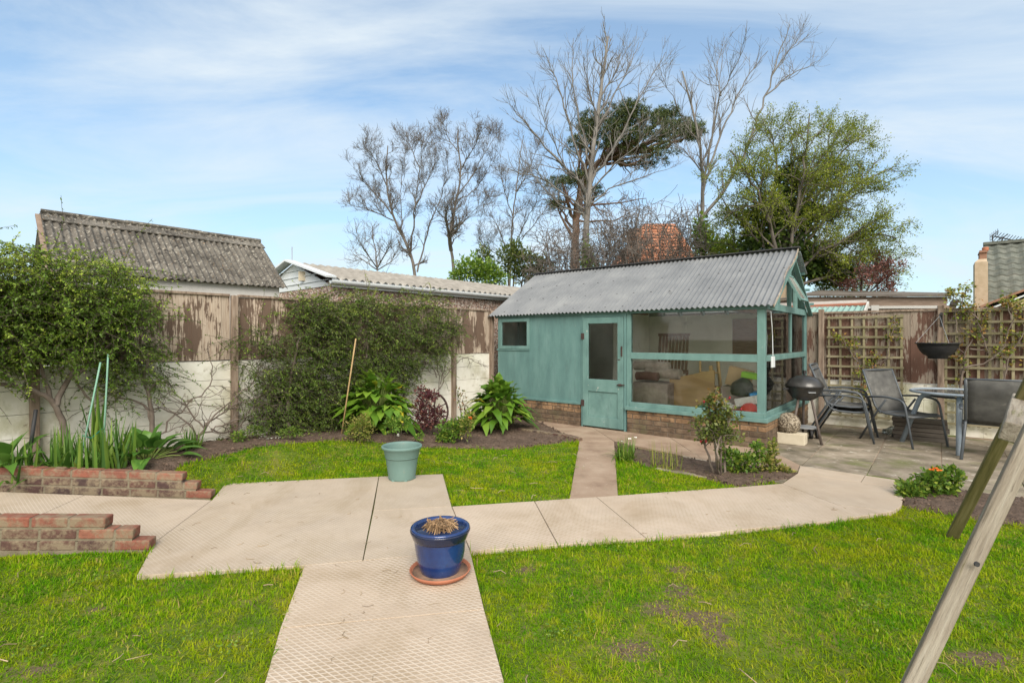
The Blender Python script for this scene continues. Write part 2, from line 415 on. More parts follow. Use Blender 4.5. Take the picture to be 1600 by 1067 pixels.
M['white_wall'] = pm('white_painted_block', [(.60, .58, .48), (.73, .71, .63), (.80, .79, .72)], 3, rough=.85, bump=.4, bscale=35, spots=[((.40, .34, .24), 2.2, .52, .78), ((.44, .46, .29), 1.1, .50, .76), ((.25, .21, .15), 9, .62, .70)])
M['teal'] = pm('teal_paint', [(.088, .172, .168), (.11, .212, .202), (.14, .25, .238)], 2.2, (2.5, 2.5, .7), rough=.6, bump=.25, bscale=22, spots=[((.085, .155, .15), 3.5, .52, .8), ((.19, .27, .25), 7, .64, .78), ((.06, .10, .095), 11, .68, .76)])
M['teal_worn'] = pm('worn_teal_paint', [(.10, .19, .18), (.128, .236, .218), (.165, .28, .262)], 2.5, (2, 2, 1), rough=.6, bump=.35, bscale=25, spots=[((.085, .155, .148), 4, .52, .8), ((.48, .48, .42), 6.5, .675, .70), ((.06, .10, .09), 12, .68, .76)])
M['tin'] = pm('grey_tin', [(.13, .14, .15), (.175, .185, .195), (.225, .235, .24)], 1.7, (1, 1, 1), rough=.62, bump=.15, bscale=30, metal=.0, spec=.5, spots=[((.08, .085, .09), 3.5, .62, .8), ((.30, .30, .29), 9, .68, .8)])
M['dark_metal'] = pm('dark_metal', [(.03, .03, .032), (.055, .055, .06)], 8, rough=.5, bump=.1)
M['asbestos'] = pm('lichen_asbestos', [(.055, .05, .042), (.115, .105, .09), (.19, .175, .15)], 4, rough=.95, bump=.6, bscale=50, spots=[((.36, .34, .29), 26, .56, .64), ((.028, .025, .022), 14, .54, .66), ((.22, .13, .06), 30, .62, .68)])
M['cement_roof'] = pm('cement_roof', [(.21, .195, .17), (.28, .26, .23), (.36, .34, .30)], 5, rough=.9, bump=.4, bscale=50, spots=[((.22, .21, .19), 20, .6, .75)])
M['white_gloss'] = pm('white_plastic', [(.62, .66, .69), (.68, .71, .73)], 3, rough=.4, bump=.05)
M['render'] = pm('pale_render', [(.46, .455, .43), (.54, .53, .5)], 8, rough=.9, bump=.5, bscale=60)
M['pebble'] = pebblemat('pebbledash_pink', [(.34, .22, .17), (.52, .42, .36), (.16, .11, .09), (.62, .56, .50), (.28, .21, .18), (.44, .30, .24)], 42)
M['pebble2'] = pebblemat('pebbledash_tan', [(.50, .40, .33), (.62, .55, .48), (.26, .18, .14), (.55, .47, .4)], 35)
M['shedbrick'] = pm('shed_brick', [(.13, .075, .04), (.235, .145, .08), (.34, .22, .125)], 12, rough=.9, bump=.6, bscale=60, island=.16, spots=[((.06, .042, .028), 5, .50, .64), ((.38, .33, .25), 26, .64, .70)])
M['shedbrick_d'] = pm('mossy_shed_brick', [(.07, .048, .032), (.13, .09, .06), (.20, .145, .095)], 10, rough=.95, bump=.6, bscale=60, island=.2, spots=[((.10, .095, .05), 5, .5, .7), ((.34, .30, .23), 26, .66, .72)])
M['mortar'] = pm('mortar', [(.13, .11, .075), (.24, .205, .145)], 9, rough=.95, bump=.5, bscale=80)
M['mortar_d'] = pm('dark_mortar', [(.09, .07, .05), (.16, .13, .10)], 9, rough=.95, bump=.5, bscale=80)
def brickmat(name, reds, top):
    m, nt, out = start(name); v = objvec(nt); g = nd(nt, 'ShaderNodeNewGeometry')
    c = ramp(nt, g.outputs['Random Per Island'], [(i / (len(reds) - 1), r) for i, r in enumerate(reds)])
    c = mix(nt, .7, c, ramp(nt, noise(nt, v, 25, 8, .7), [(.3, (.55, .55, .55)), (.7, (1.3, 1.25, 1.2))]), 'MULTIPLY')
    fm = ramp(nt, noise(nt, v, 9, 8, .7), [(.44, 0.), (.58, .9)]); c = mix(nt, fm, c, (.22, .175, .115))
    finish(nt, out, c, .85, noise(nt, v, 70, 8), .6, .006); return m
M['brick'] = brickmat('wall_brick', [(.055, .032, .03), (.085, .042, .036), (.05, .036, .036), (.11, .055, .042), (.07, .042, .038)], 0)
M['brick_top'] = brickmat('red_top_brick', [(.24, .085, .055), (.19, .075, .052), (.28, .115, .075)], 0)
M['slab_a'] = slabmat('diamond_slab', (.42, .335, .25), (.56, .48, .39), .062, .030, 12, .12)
M['slab_b'] = slabmat('plain_slab', (.42, .345, .265), (.52, .45, .365), .05, .026, 12, .10)
M['concrete'] = pm('old_pink_concrete', [(.22, .15, .105), (.31, .225, .16), (.38, .29, .215)], 2.5, rough=.92, bump=.5, bscale=70, spots=[((.56, .50, .42), 30, .63, .72), ((.24, .19, .13), 4.5, .58, .76), ((.28, .29, .14), 2.1, .66, .8)])
M['patio'] = pm('old_patio_slab', [(.11, .095, .065), (.19, .16, .115), (.27, .225, .17), (.34, .29, .225)], 3.5, rough=.92, bump=.5, bscale=60, island=.18, spots=[((.50, .47, .40), 9, .60, .66), ((.14, .15, .055), 1.6, .52, .70), ((.10, .09, .07), 8, .6, .75)])
def with_dirt(m):
    nt = m.node_tree; b = [x for x in nt.nodes if x.type == 'BSDF_PRINCIPLED'][0]; c = b.inputs['Base Color'].links[0].from_socket
    v = objvec(nt); f = nd(nt, 'ShaderNodeMath', {0: nd(nt, 'ShaderNodeAttribute', attribute_name='rnd').outputs['Fac'], 1: noise(nt, v, 16, 6, .7)}, operation='ADD').outputs[0]
    d = ramp(nt, noise(nt, v, 40, 8, .7), [(.3, (.06, .042, .025)), (.55, (.13, .095, .058)), (.75, (.25, .19, .11))])
    nt.links.new(mix(nt, ramp(nt, f, [(.78, 0.), (1.05, 1.)]), c, d), b.inputs['Base Color']); return m
M['ground'] = with_dirt(pm('turf_soil', [(.045, .085, .006), (.10, .14, .012), (.17, .15, .04)], 5, rough=1, bump=.8, bscale=40, spots=[((.12, .085, .05), 3, .62, .72)]))
M['soil'] = pm('bed_soil', [(.075, .05, .035), (.12, .083, .06), (.17, .12, .09)], 14, rough=1, bump=1.0, bscale=45, bdist=.03, spots=[((.26, .20, .15), 40, .64, .70), ((.05, .032, .022), 20, .58, .7)])
M['turf_dirt'] = pm('turf_dirt', [(.10, .075, .05), (.17, .13, .085), (.26, .20, .12)], 12, (1, 2.5, 1), rough=1, bump=1, bscale=60, bdist=.02, spots=[((.09, .11, .02), 16, .58, .7)])
M['crumb'] = pm('soil_crumb', [(.07, .047, .033), (.15, .105, .078)], 20, rough=1, island=.35)
M['bark'] = pm('grey_bark', [(.12, .11, .10), (.18, .168, .155), (.25, .235, .215)], 5, (1, 1, .4), bump=.6, bscale=30)
M['bark_brown'] = pm('brown_bark', [(.09, .075, .064), (.145, .125, .11), (.20, .178, .158)], 5, (1, 1, .4), bump=.6, bscale=30)
M['bark_pine'] = pm('pine_bark', [(.09, .055, .04), (.18, .11, .08), (.25, .17, .12)], 5, (1, 1, .5), bump=.8, bscale=20)
M['bark_dark'] = pm('dark_twig', [(.06, .045, .035), (.10, .08, .062)], 6, bump=.4)
M['vine'] = pm('vine_stem', [(.10, .08, .06), (.17, .135, .11), (.24, .20, .17)], 8, bump=.5)
M['grass'] = leafmat('grass_blade', [(0, (.05, .16, .003)), (.28, (.13, .30, .005)), (.55, (.24, .41, .008)), (.82, (.34, .41, .022)), (.94, (.46, .42, .09)), (1, (.44, .33, .13))], .75, .42, .04,
    patch=[(1.3, .44, .63, (.42, .42, .010)), (3.1, .47, .60, (.06, .25, .004)), (4.6, .60, .70, (.48, .37, .08)), (10., .54, .64, (.42, .44, .02))])
M['cotoneaster'] = leafmat('cotoneaster_leaf', [(0, (0.061, 0.114, 0.016)), (.5, (0.121, 0.213, 0.026)), (.85, (0.210, 0.324, 0.039)), (1, (0.372, 0.464, 0.066))], .5, .3)
M['cotoneaster_d'] = leafmat('dark_climber_leaf', [(0, (0.055, 0.099, 0.018)), (.5, (0.102, 0.172, 0.026)), (.85, (0.173, 0.261, 0.038)), (1, (0.298, 0.360, 0.064))], .5, .3)
M['iris'] = leafmat('strap_leaf', [(0, (0.051, 0.132, 0.021)), (.6, (0.108, 0.230, 0.032)), (1, (0.240, 0.356, 0.057))], .42, .35, .5)
M['broad'] = leafmat('broad_leaf', [(0, (.06, .15, .015)), (.5, (.14, .27, .025)), (.76, (.24, .36, .045)), (.86, (.50, .48, .04)), (1, (.72, .56, .04))], .38, .3, .5)
M['hosta'] = leafmat('fresh_broad_leaf', [(0, (0.066, 0.176, 0.028)), (1, (0.165, 0.330, 0.055))], .4, .35, .5)
M['herb'] = leafmat('herb_leaf', [(0, (0.073, 0.156, 0.022)), (.7, (0.158, 0.276, 0.036)), (1, (0.343, 0.408, 0.060))], .5, .35)
M['yellowgreen'] = leafmat('yellow_green_leaf', [(0, (0.132, 0.187, 0.028)), (.6, (0.242, 0.286, 0.050)), (1, (0.462, 0.363, 0.132))], .5, .35)
M['purple'] = leafmat('purple_leaf', [(0, (0.072, 0.029, 0.035)), (.6, (0.152, 0.051, 0.064)), (1, (0.272, 0.128, 0.080))], .5, .3)
M['copper'] = leafmat('copper_leaf', [(0, (0.093, 0.041, 0.037)), (.6, (0.196, 0.085, 0.076)), (1, (0.340, 0.170, 0.136))], .5, .3)
M['roseleaf'] = leafmat('rose_leaf', [(0, (0.072, 0.108, 0.024)), (.5, (0.156, 0.192, 0.036)), (.75, (0.276, 0.168, 0.048)), (1, (0.336, 0.084, 0.042))], .45, .3)
M['trellisleaf'] = leafmat('autumn_leaf', [(0, (0.084, 0.144, 0.024)), (.45, (0.240, 0.288, 0.036)), (.75, (0.360, 0.264, 0.060)), (1, (0.312, 0.144, 0.060))], .45, .3)
M['springleaf'] = leafmat('spring_leaf', [(0, (0.101, 0.149, 0.017)), (.6, (0.229, 0.283, 0.029)), (1, (0.415, 0.461, 0.058))], .5, .4)
M['ivy'] = leafmat('ivy_leaf', [(0, (0.034, 0.060, 0.017)), (.6, (0.076, 0.128, 0.031)), (1, (0.204, 0.289, 0.060))], .4, .2)
M['brightivy'] = leafmat('bright_ivy_leaf', [(0, (0.084, 0.168, 0.025)), (.6, (0.182, 0.308, 0.042)), (1, (0.364, 0.476, 0.084))], .4, .3)
M['pine'] = leafmat('pine_needle', [(0, (0.042, 0.067, 0.027)), (.6, (0.104, 0.142, 0.053)), (1, (0.228, 0.257, 0.095))], .5, .15)
M['evergreen'] = leafmat('evergreen_leaf', [(0, (0.045, 0.072, 0.019)), (.6, (0.104, 0.152, 0.032)), (1, (0.224, 0.240, 0.056))], .5, .25)
M['straw'] = pm('straw', [(.17, .10, .05), (.34, .23, .13)], 8, rough=.9, island=.45)
M['twigs'] = pm('dry_stick', [(.16, .11, .07), (.42, .33, .21)], 3, rough=.9, island=.4)
M['glass'] = glassmat('dirty_glass'); M['clear'] = glassmat('door_glass', .008, (.9, .92, .9)); M['painted_sheen'] = glassmat('painted_sheen_pane', .30, (.8, .84, .84)); M['table_glass'] = glassmat('table_glass', .12, (.5, .55, .56))  # vent and upper roof-light panes: pale sky reflection painted in as white diffuse
M['blueglaze'] = pm('blue_glaze', [(.004, .016, .075), (.007, .03, .13), (.014, .055, .19)], 5, (1, 1, .6), rough=.16, bump=.12, bscale=25, spec=.6, coat=.4, spots=[((.02, .03, .06), 7, .60, .72), ((.10, .12, .16), 22, .68, .76)])
M['darkglaze'] = pm('dark_glaze', [(.006, .009, .025), (.012, .02, .06)], 8, rough=.2, bump=.1, coat=.5)
M['terracotta'] = pm('terracotta', [(.34, .125, .07), (.43, .17, .10)], 8, rough=.8, bump=.2)
M['mud'] = pm('saucer_mud', [(.10, .07, .05), (.20, .13, .09), (.30, .18, .12)], 18, rough=.8, bump=.3)
M['greenplastic'] = pm('sage_plastic', [(.12, .205, .185), (.15, .245, .22)], 4, rough=.55, bump=.08, spec=.35, spots=[((.22, .24, .20), 9, .62, .76)])
M['compost'] = pm('compost', [(.05, .028, .018), (.11, .062, .04)], 30, rough=1, bump=1, bscale=70, bdist=.02)
M['sling'] = pm('grey_sling', [(.06, .06, .058), (.095, .095, .09), (.14, .14, .13)], 6, rough=.85, bump=.5, bscale=160, spots=[((.20, .19, .175), 12, .62, .75)])
M['tube'] = pm('grey_tube', [(.06, .07, .08), (.09, .105, .12)], 6, rough=.45, bump=.1, spec=.5)
M['tube_light'] = pm('light_grey_tube', [(.19, .24, .29), (.27, .32, .37)], 6, rough=.45, bump=.15, spots=[((.36, .36, .34), 14, .68, .75)])
M['black_enamel'] = pm('black_enamel', [(.02, .02, .02), (.04, .039, .038)], 9, rough=.3, bump=.06, spec=.6, spots=[((.12, .11, .10), 16, .66, .8)])
M['legsteel'] = pm('dull_leg_steel', [(.07, .055, .048), (.13, .105, .09)], 12, rough=.6, bump=.2)
M['alu'] = pm('grey_shelf', [(.30, .32, .34), (.4, .42, .44)], 6, rough=.4, metal=.3)
M['rubber'] = pm('black_plastic', [(.015, .015, .016), (.03, .03, .032)], 8, rough=.6, bump=.1)
M['stoneball'] = pebblemat('aggregate_stone', [(.16, .13, .09), (.27, .23, .17), (.09, .07, .05), (.36, .31, .24)], 60, .8)
M['trough'] = pm('cream_concrete', [(.52, .46, .34), (.62, .56, .44)], 6, rough=.9, bump=.4, spots=[((.34, .29, .2), 5, .62, .78)])
M['timber_pale'] = pm('pale_weathered_timber', [(.13, .11, .08), (.235, .20, .155), (.30, .265, .21), (.36, .325, .265)], 3.2, (16, 16, .9), rough=.9, bump=.9, bscale=9, spots=[((.09, .07, .045), 2.2, .64, .70), ((.16, .15, .07), 1.1, .60, .72)])
M['timber_green'] = pm('green_weathered_timber', [(.07, .065, .02), (.13, .115, .042), (.19, .165, .075)], 3.2, (16, 16, .9), rough=.85, bump=.5, bscale=12)
M['planks'] = pm('old_grey_plank', [(.10, .085, .07), (.18, .155, .13)], 4, (1, 1, 4), bump=.5, island=.25)
M['cane'] = pm('bamboo_cane', [(.33, .22, .10), (.45, .32, .16)], 6, rough=.6)
M['greencane'] = pm('green_plastic_cane', [(.16, .34, .25), (.25, .42, .32)], 6, rough=.5)
M['twine'] = pm('green_twine', [(.02, .22, .16), (.03, .28, .2)], 6)
M['rust'] = pm('rusty_iron', [(.035, .022, .02), (.075, .045, .038)], 12, rough=.8, bump=.5)
M['white_inside'] = pm('grubby_white_board', [(.62, .60, .51), (.77, .745, .65), (.82, .80, .71)], 2.0, rough=.9, bump=.2, spots=[((.26, .24, .19), 3, .62, .8)])
M['oldflash'] = pm('torn_flashing', [(.17, .12, .08), (.34, .29, .23), (.46, .43, .38)], 14, rough=.9, bump=.4)
M['ply'] = pm('plywood', [(.36, .235, .10), (.46, .31, .14)], 3, (1, 1, 4), rough=.7)
M['darkwood'] = pm('dark_slat_wood', [(.11, .05, .03), (.17, .08, .05)], 6, (1, 6, 6), rough=.6)
M['carpet'] = pm('rolled_carpet', [(.26, .21, .18), (.40, .34, .29)], 14, rough=1, bump=.6, bscale=90)
M['carpet_r'] = pm('maroon_carpet', [(.16, .07, .06), (.22, .11, .09)], 14, rough=1, bump=.6, bscale=90)
M['card'] = pm('cardboard', [(.38, .26, .15), (.47, .33, .2)], 5, rough=.9)
M['blackbag'] = pm('black_bag', [(.012, .014, .016), (.03, .034, .038)], 12, rough=.4, bump=.6, bscale=14, bdist=.05)
M['lime'] = pm('lime_plastic', [(.25, .55, .04), (.3, .6, .06)], 5, rough=.5)
M['bluebox'] = pm('blue_plastic', [(.02, .20, .50), (.03, .26, .58)], 5, rough=.4)
M['redplastic'] = pm('red_plastic', [(.55, .035, .025), (.65, .05, .04)], 5, rough=.4)
M['whitebag'] = pm('white_sack', [(.6, .6, .57), (.75, .75, .72)], 8, rough=.6, bump=.8, bscale=12, bdist=.05)
M['greenbag'] = pm('green_sack', [(.02, .28, .20), (.03, .34, .24)], 8, rough=.6, bump=.8, bscale=12, bdist=.05)
M['felt'] = pm('roof_felt', [(.10, .085, .07), (.17, .15, .13)], 4, rough=.95, bump=.4, spots=[((.18, .2, .08), 4, .62, .75)])
M['oldboard'] = pm('old_board', [(.20, .145, .11), (.30, .23, .18)], 4, (1, 1, 6), rough=.9, bump=.4)
M['greencorr'] = pm('green_corrugated', [(.20, .34, .31), (.28, .42, .38)], 4, rough=.8)
M['redtrim'] = pm('red_trim', [(.30, .10, .06), (.38, .15, .09)], 6, rough=.8)
M['greentile'] = pm('grey_green_tile', [(.075, .085, .072), (.125, .135, .115), (.175, .18, .155)], 5, rough=.85, bump=.3, island=.12)
M['orangetile'] = pm('orange_tile', [(.30, .11, .06), (.40, .17, .095), (.46, .23, .14)], 4, rough=.85, bump=.5, bscale=12, spots=[((.30, .16, .08), 3, .6, .75)])
M['redbrickfar'] = pm('far_brick', [(.24, .13, .09), (.32, .18, .12)], 6, rough=.9)
M['cream'] = pm('cream_render', [(.66, .54, .33), (.72, .60, .39)], 5, rough=.9)
M['chimrender'] = pm('tan_render', [(.40, .31, .21), (.50, .40, .29)], 8, rough=.9, bump=.4)
M['slate'] = pm('slate', [(.13, .14, .15), (.2, .21, .22)], 6, rough=.7)
M['darkglass'] = pm('dark_window', [(.02, .025, .03), (.04, .045, .05)], 3, rough=.08, spec=.6, bump=0)
def flower(name, c): return pm(name, [c, [min(1, x * 1.2) for x in c]], 6, rough=.6)
M['orange'] = flower('orange_petal', (.75, .16, .02)); M['white'] = flower('white_petal', (.75, .76, .70)); M['red'] = flower('red_bud', (.22, .015, .02))

# ------------------------------------------------------------------ ground
# worn patches in the turf: photo column, photo row, half width and half depth in metres
BARE = ((1065, 922, .10, .10), (1095, 964, .20, .06), (1030, 950, .13, .06), (985, 1010, .13, .08), (1120, 988, .055, .11), (1060, 888, .07, .07), (822, 886, .06, .06), (145, 948, .06, .045), (30, 860, .28, .07), (190, 1010, .05, .035), (1530, 1020, .15, .06), (60, 1040, .07, .04), (560, 0, 0, 0))[:-1]
def bare_at(X, Y, k=.9):
    b = np.zeros(np.shape(X))
    for cx, cy, rx, ry in BARE:
        c = G(cx, cy); b = np.maximum(b, np.exp(-k * (((X - c[0]) / rx) ** 2 + ((Y - c[1]) / ry) ** 2)))
    return b
def terrain():
    xs = np.unique(np.r_[np.linspace(-900, -12, 14), np.arange(-9, 9.01, .09), np.linspace(12, 900, 14)])
    ys = np.unique(np.r_[np.linspace(-400, -4, 10), np.arange(-1.5, 12.01, .09), np.linspace(15, 1800, 16)])
    X, Y = np.meshgrid(xs, ys); Z = height(X, Y)
    bump = (np.abs(X) < 8) & (Y > -1) & (Y < 11)
    Z = Z + bump * (.006 * np.sin(X * 3.1 + Y * 1.7) + .005 * np.sin(X * 1.3 - Y * 4.1)) - .012
    V = np.stack([X, Y, Z], -1).reshape(-1, 3); nx = len(xs)
    i, j = np.meshgrid(np.arange(len(ys) - 1), np.arange(nx - 1), indexing='ij')
    a = (i * nx + j).ravel(); Q = np.stack([a, a + 1, a + nx + 1, a + nx], 1)
    o = np_mesh('ground', V, Q, M['ground'], None, True, bare_at(V[:, 0], V[:, 1]), True); tag(o, kind='structure')
terrain()
def inpoly(X, Y, poly):
    c = np.zeros(X.shape, bool); n = len(poly)
    for i in range(n):
        x1, y1 = poly[i][:2]; x2, y2 = poly[(i + 1) % n][:2]
        if y1 == y2: continue
        k = ((y1 > Y) != (y2 > Y)) & (X < (x2 - x1) * (Y - y1) / (y2 - y1) + x1); c ^= k
    return c
def dpoly(X, Y, poly):
    d = np.full(X.shape, 9.)
    for i in range(len(poly)):
        a = np.array(poly[i][:2]); b = np.array(poly[(i + 1) % len(poly)][:2]); e = b - a
        t = np.clip(((X - a[0]) * e[0] + (Y - a[1]) * e[1]) / (e @ e + 1e-9), 0, 1)
        d = np.minimum(d, np.hypot(X - a[0] - t * e[0], Y - a[1] - t * e[1]))
    return d
gp = lambda L: [tuple(GH(*p)) for p in L]
SHC = np.array([3.33, 6.78]); SU = np.array([-.7706, .6374]); SV = np.array([.6374, .7706])
LAWN = {
 'mid': gp([(336, 783), (354, 757), (595, 745), (693, 741), (707, 792), (888, 781), (905, 690), (850, 695), (800, 700), (655, 699), (578, 689), (527, 687), (470, 692), (400, 699), (340, 711), (282, 723), (270, 738), (300, 758), (326, 774)]),
 'right': [tuple(G(*p)) for p in [(735, 863), (1000, 844), (1280, 819), (1390, 803), (1412, 788), (1470, 798), (1530, 811), (1600, 822)]] + [(6.5, 3.4), (6.5, .6), (.06, .6), (-.02, 2.1)],
 'left': [tuple(GH(*p)) for p in [(-200, 866), (100, 861), (222, 859), (240, 853), (213, 903), (474, 886), (413, 1067)]] + [(-.85, .8), (-4.2, .8)],
 'small': gp([(967, 776), (1160, 763), (1215, 754), (1150, 742), (1080, 738), (1000, 726), (963, 712)]),
}
SOIL = {
 'small': gp([(958, 688), (1005, 703), (1100, 720), (1246, 737), (1240, 746), (1160, 763), (1080, 740), (1000, 727), (963, 713)]),
 'right': [tuple(G(*p)) for p in [(1404, 758), (1412, 788), (1470, 799), (1530, 812), (1600, 823)]] + [(6.5, 3.4), (6.6, 3.9), tuple(G(1600, 778)), tuple(G(1520, 768)), tuple(G(1455, 760))],
}
def fp(s, d): q = FA + FD * s + FN * d; return (q[0], q[1])
SOIL['bed'] = [fp(-3, 0.02), fp(5.3, 0.02), tuple(G(828, 652)[:2]), tuple(G(905, 689)[:2])] + [p[:2] for p in gp([(850, 695), (800, 700), (655, 699), (578, 689), (527, 687), (470, 692), (400, 699), (340, 711), (282, 723), (268, 738)])] + [tuple(WA + WD * .35 + WN * .07), tuple(WA + WD * 2.6 + WN * .07)]
SOIL['bed'] = [p[:2] for p in SOIL['bed']]
def sheet_on(name, poly, m, dz, step=.05, rough=0.0):
    p = np.array([q[:2] for q in poly]); lo = p.min(0) - step; hi = p.max(0) + step
    xs = np.arange(lo[0], hi[0], step); ys = np.arange(lo[1], hi[1], step); X, Y = np.meshgrid(xs, ys)
    k = inpoly(X, Y, poly); e = dpoly(X, Y, poly)
    Z = height(X, Y) + dz + rough * rng.normal(size=X.shape) * (e > .04)
    Z = np.where(k, Z + np.minimum(e, .15) * .12, height(X, Y) - .03)
    nx = len(xs); V = np.stack([X, Y, Z], -1).reshape(-1, 3)
    i, j = np.meshgrid(np.arange(len(ys) - 1), np.arange(nx - 1), indexing='ij')
    kk = (k[:-1, :-1] | k[1:, 1:] | k[1:, :-1] | k[:-1, 1:]).ravel()
    a = (i * nx + j).ravel()[kk]; Q = np.stack([a, a + 1, a + nx + 1, a + nx], 1)
    o = np_mesh(name, V, Q, m, smooth=True); return tag(o, kind='structure')
for k in SOIL: sheet_on('flower_bed_soil', SOIL[k], M['soil'], .006, .04, .007)
def scatter(poly, n):
    p = np.array([q[:2] for q in poly]); lo = p.min(0); hi = p.max(0)
    out = []; c = 0
    while c < n:
        X = rng.uniform(lo[0], hi[0], n * 2); Y = rng.uniform(lo[1], hi[1], n * 2); k = inpoly(X, Y, poly); out.append(np.stack([X[k], Y[k]], 1)); c += k.sum()
    return np.concatenate(out)[:n]
def crumbs():
    mb = []
    for k, n in (('bed', 4200), ('small', 420), ('right', 600)):
        q = scatter(SOIL[k], n); r = rng.uniform(.005, .017, n) * np.where(rng.random(n) > .96, 1.7, 1)
        base = np.stack([q[:, 0], q[:, 1], height(q[:, 0], q[:, 1]) + .012 + r * .4], 1)
        mb.append((base, r))
    C = np.concatenate([a for a, b in mb]); r = np.concatenate([b for a, b in mb]); n = len(C)
    o = np.array([[1, 0, 0], [0, 1, 0], [-1, 0, 0], [0, -1, 0], [0, 0, 1], [0, 0, -1]], float)
    V = C[:, None] + o[None] * r[:, None, None] * rng.uniform(.6, 1.3, (n, 6, 1)) + rng.normal(scale=.2, size=(n, 6, 3)) * r[:, None, None]
    T = np.array([[0, 1, 4], [1, 2, 4], [2, 3, 4], [3, 0, 4], [1, 0, 5], [2, 1, 5], [3, 2, 5], [0, 3, 5]])
    tag(np_mesh('soil_crumbs', V.reshape(-1, 3), np.zeros((0, 4)), M['crumb'], T=(np.arange(n)[:, None, None] * 6 + T[None]).reshape(-1, 3)), 'brown crumbly lumps of soil scattered over the flower beds', 'soil', kind='stuff')
crumbs()

# paving ------------------------------------------------------------
def shrink(poly, g):
    p = [np.array(q[:2], float) for q in poly]; n = len(p)
    area = sum(p[i][0] * p[(i + 1) % n][1] - p[(i + 1) % n][0] * p[i][1] for i in range(n)); s = 1 if area > 0 else -1
    out = []
    for i in range(n):
        a, b, c = p[i - 1], p[i], p[(i + 1) % n]; e1 = nrm(b - a); e2 = nrm(c - b)
        n1 = s * np.array([-e1[1], e1[0]]); n2 = s * np.array([-e2[1], e2[0]]); bis = nrm(n1 + n2)
        out.append(tuple(b + bis * g / max(.35, bis @ n1)))
    return out
def slabs(name, polys, m, top=.012, gap=.003, kind='structure'):
    mb = MB()
    for p in polys: mb.prism(shrink(p, gap), -.05, top)
    o = mb.build(name, m, bevel=.002, seg=1); return tag(o, kind=kind)
g2 = lambda *L: [tuple(G(*p)[:2]) for p in L]
fa = g2((475, 886), (735, 863), (757, 955), (437, 985))
fb = g2((437, 985), (757, 955)) + [tuple(G(788, 1067)[:2]), (.05, .7), (-.72, .7), tuple(G(414, 1067)[:2])]
slabs('path', [fa, fb], M['slab_a'])
main_l = g2((213, 902), (240, 851), (331, 783), (352, 757), (592, 746), (567, 878), (475, 886))
main_ru = g2((592, 746), (692, 742), (706, 793), (583, 800))
main_rl = g2((583, 800), (706, 793), (735, 863), (567, 878))
slabs('path', [main_l, main_ru, main_rl], M['slab_b'])
pa = g2((706, 793), (835, 784.5), (872, 853.5), (735, 863)); pb = g2((835, 784.5), (932, 778), (1010, 843), (872, 853.5))
pc = g2((932, 778), (1160, 762), (1222, 757), (1310, 791), (1395, 801), (1280, 818), (1010, 843))
pd = g2((1222, 757), (1246, 741), (1345, 755), (1404, 763), (1412, 780), (1408, 793), (1395, 801), (1310, 791))
pe1 = g2((1246, 741), (1250, 729), (1352, 744), (1345, 755)); pe2 = g2((1352, 744), (1398, 751), (1404, 763), (1345, 755))
slabs('path', [pa, pb, pc, pd, pe1, pe2], M['slab_a'])
# ramp, rising to the left
RA = np.array(G(240, 851)[:2]); RB = np.array(G(331, 783)[:2])
def ramp_slabs():
    mb = MB(); cuts = [0, 1.02, 1.85, 2.9, 4.2]
    for a, b in zip(cuts[:-1], cuts[1:]):
        p = [RB + WD * (a + .003), RB + WD * (b - .003), RA + WD * (b - .003), RA + WD * (a + .003)]
        z = [.012 + .092 * t for t in (a, b, b, a)]
        mb.prism([tuple(q) for q in p], -.06, z)
    tag(mb.build('ramp', M['slab_b'], bevel=.004, seg=1), kind='structure')
ramp_slabs()
# old concrete path to the door and apron in front of the summerhouse
conc = [g2((905, 690), (960, 690), (966, 776), (889, 781)),
        g2((905, 690), (826, 652)) + [tuple(SHC + SU * 4.0), tuple(SHC + SU * 2.6)] + g2((960, 690)),
        g2((960, 690)) + [tuple(SHC + SU * 2.6), tuple(SHC + SU * 1.3)] + g2((1100, 719)),
        g2((1100, 719)) + [tuple(SHC + SU * 1.3), tuple(SHC - SU * .05)] + g2((1250, 727), (1246, 738))]
slabs('path', conc, M['concrete'], .006, .004)
# patio of old slabs laid parallel to the summerhouse
def patio():
    mb = MB(); x0 = np.array(G(1248, 728)[:2])
    for i in range(-2, 9):
        for j in range(-1, 6):
            w, d = .62, .92
            off = (.3 if i % 2 else 0)
            c = [x0 - SU * (.02 + i * w) + SV * (j * d + off - .25) for _ in range(1)][0]
            p = [c, c - SU * w, c - SU * w + SV * d, c + SV * d]
            ctr = sum(p) / 4; r = (ctr - SHC); t = r @ SU; s = r @ SV
            if s > 3.1 or (t > -.1 and s > -.2): continue
            px = 800 + F * ctr[0] / ctr[1]; py = HZ + F * EYE / ctr[1]
            if px < 1400 and py > 748: continue
            if py > 752 + (px - 1400) * .14 and px >= 1400: continue
            k = rng.uniform(-.003, .003)
            mb.prism(shrink([tuple(q) for q in p], .003), -.05, .003 + k)
    tag(mb.build('patio', M['patio'], bevel=.004, seg=1), kind='structure')
    mb = MB(); c = [SHC - SU * -.0, SHC - SU * 6, SHC - SU * 6 + SV * 2.84, SHC + SV * 2.84]
    mb.prism([tuple(SHC - SV * .1 - SU * .03), tuple(SHC - SV * .1 - SU * 5), tuple(SHC - SU * 5 + SV * 2.9), tuple(SHC + SV * 2.9 - SU * .03)], -.05, -.004)
    tag(mb.build('patio_base', M['concrete']), kind='structure')
patio()

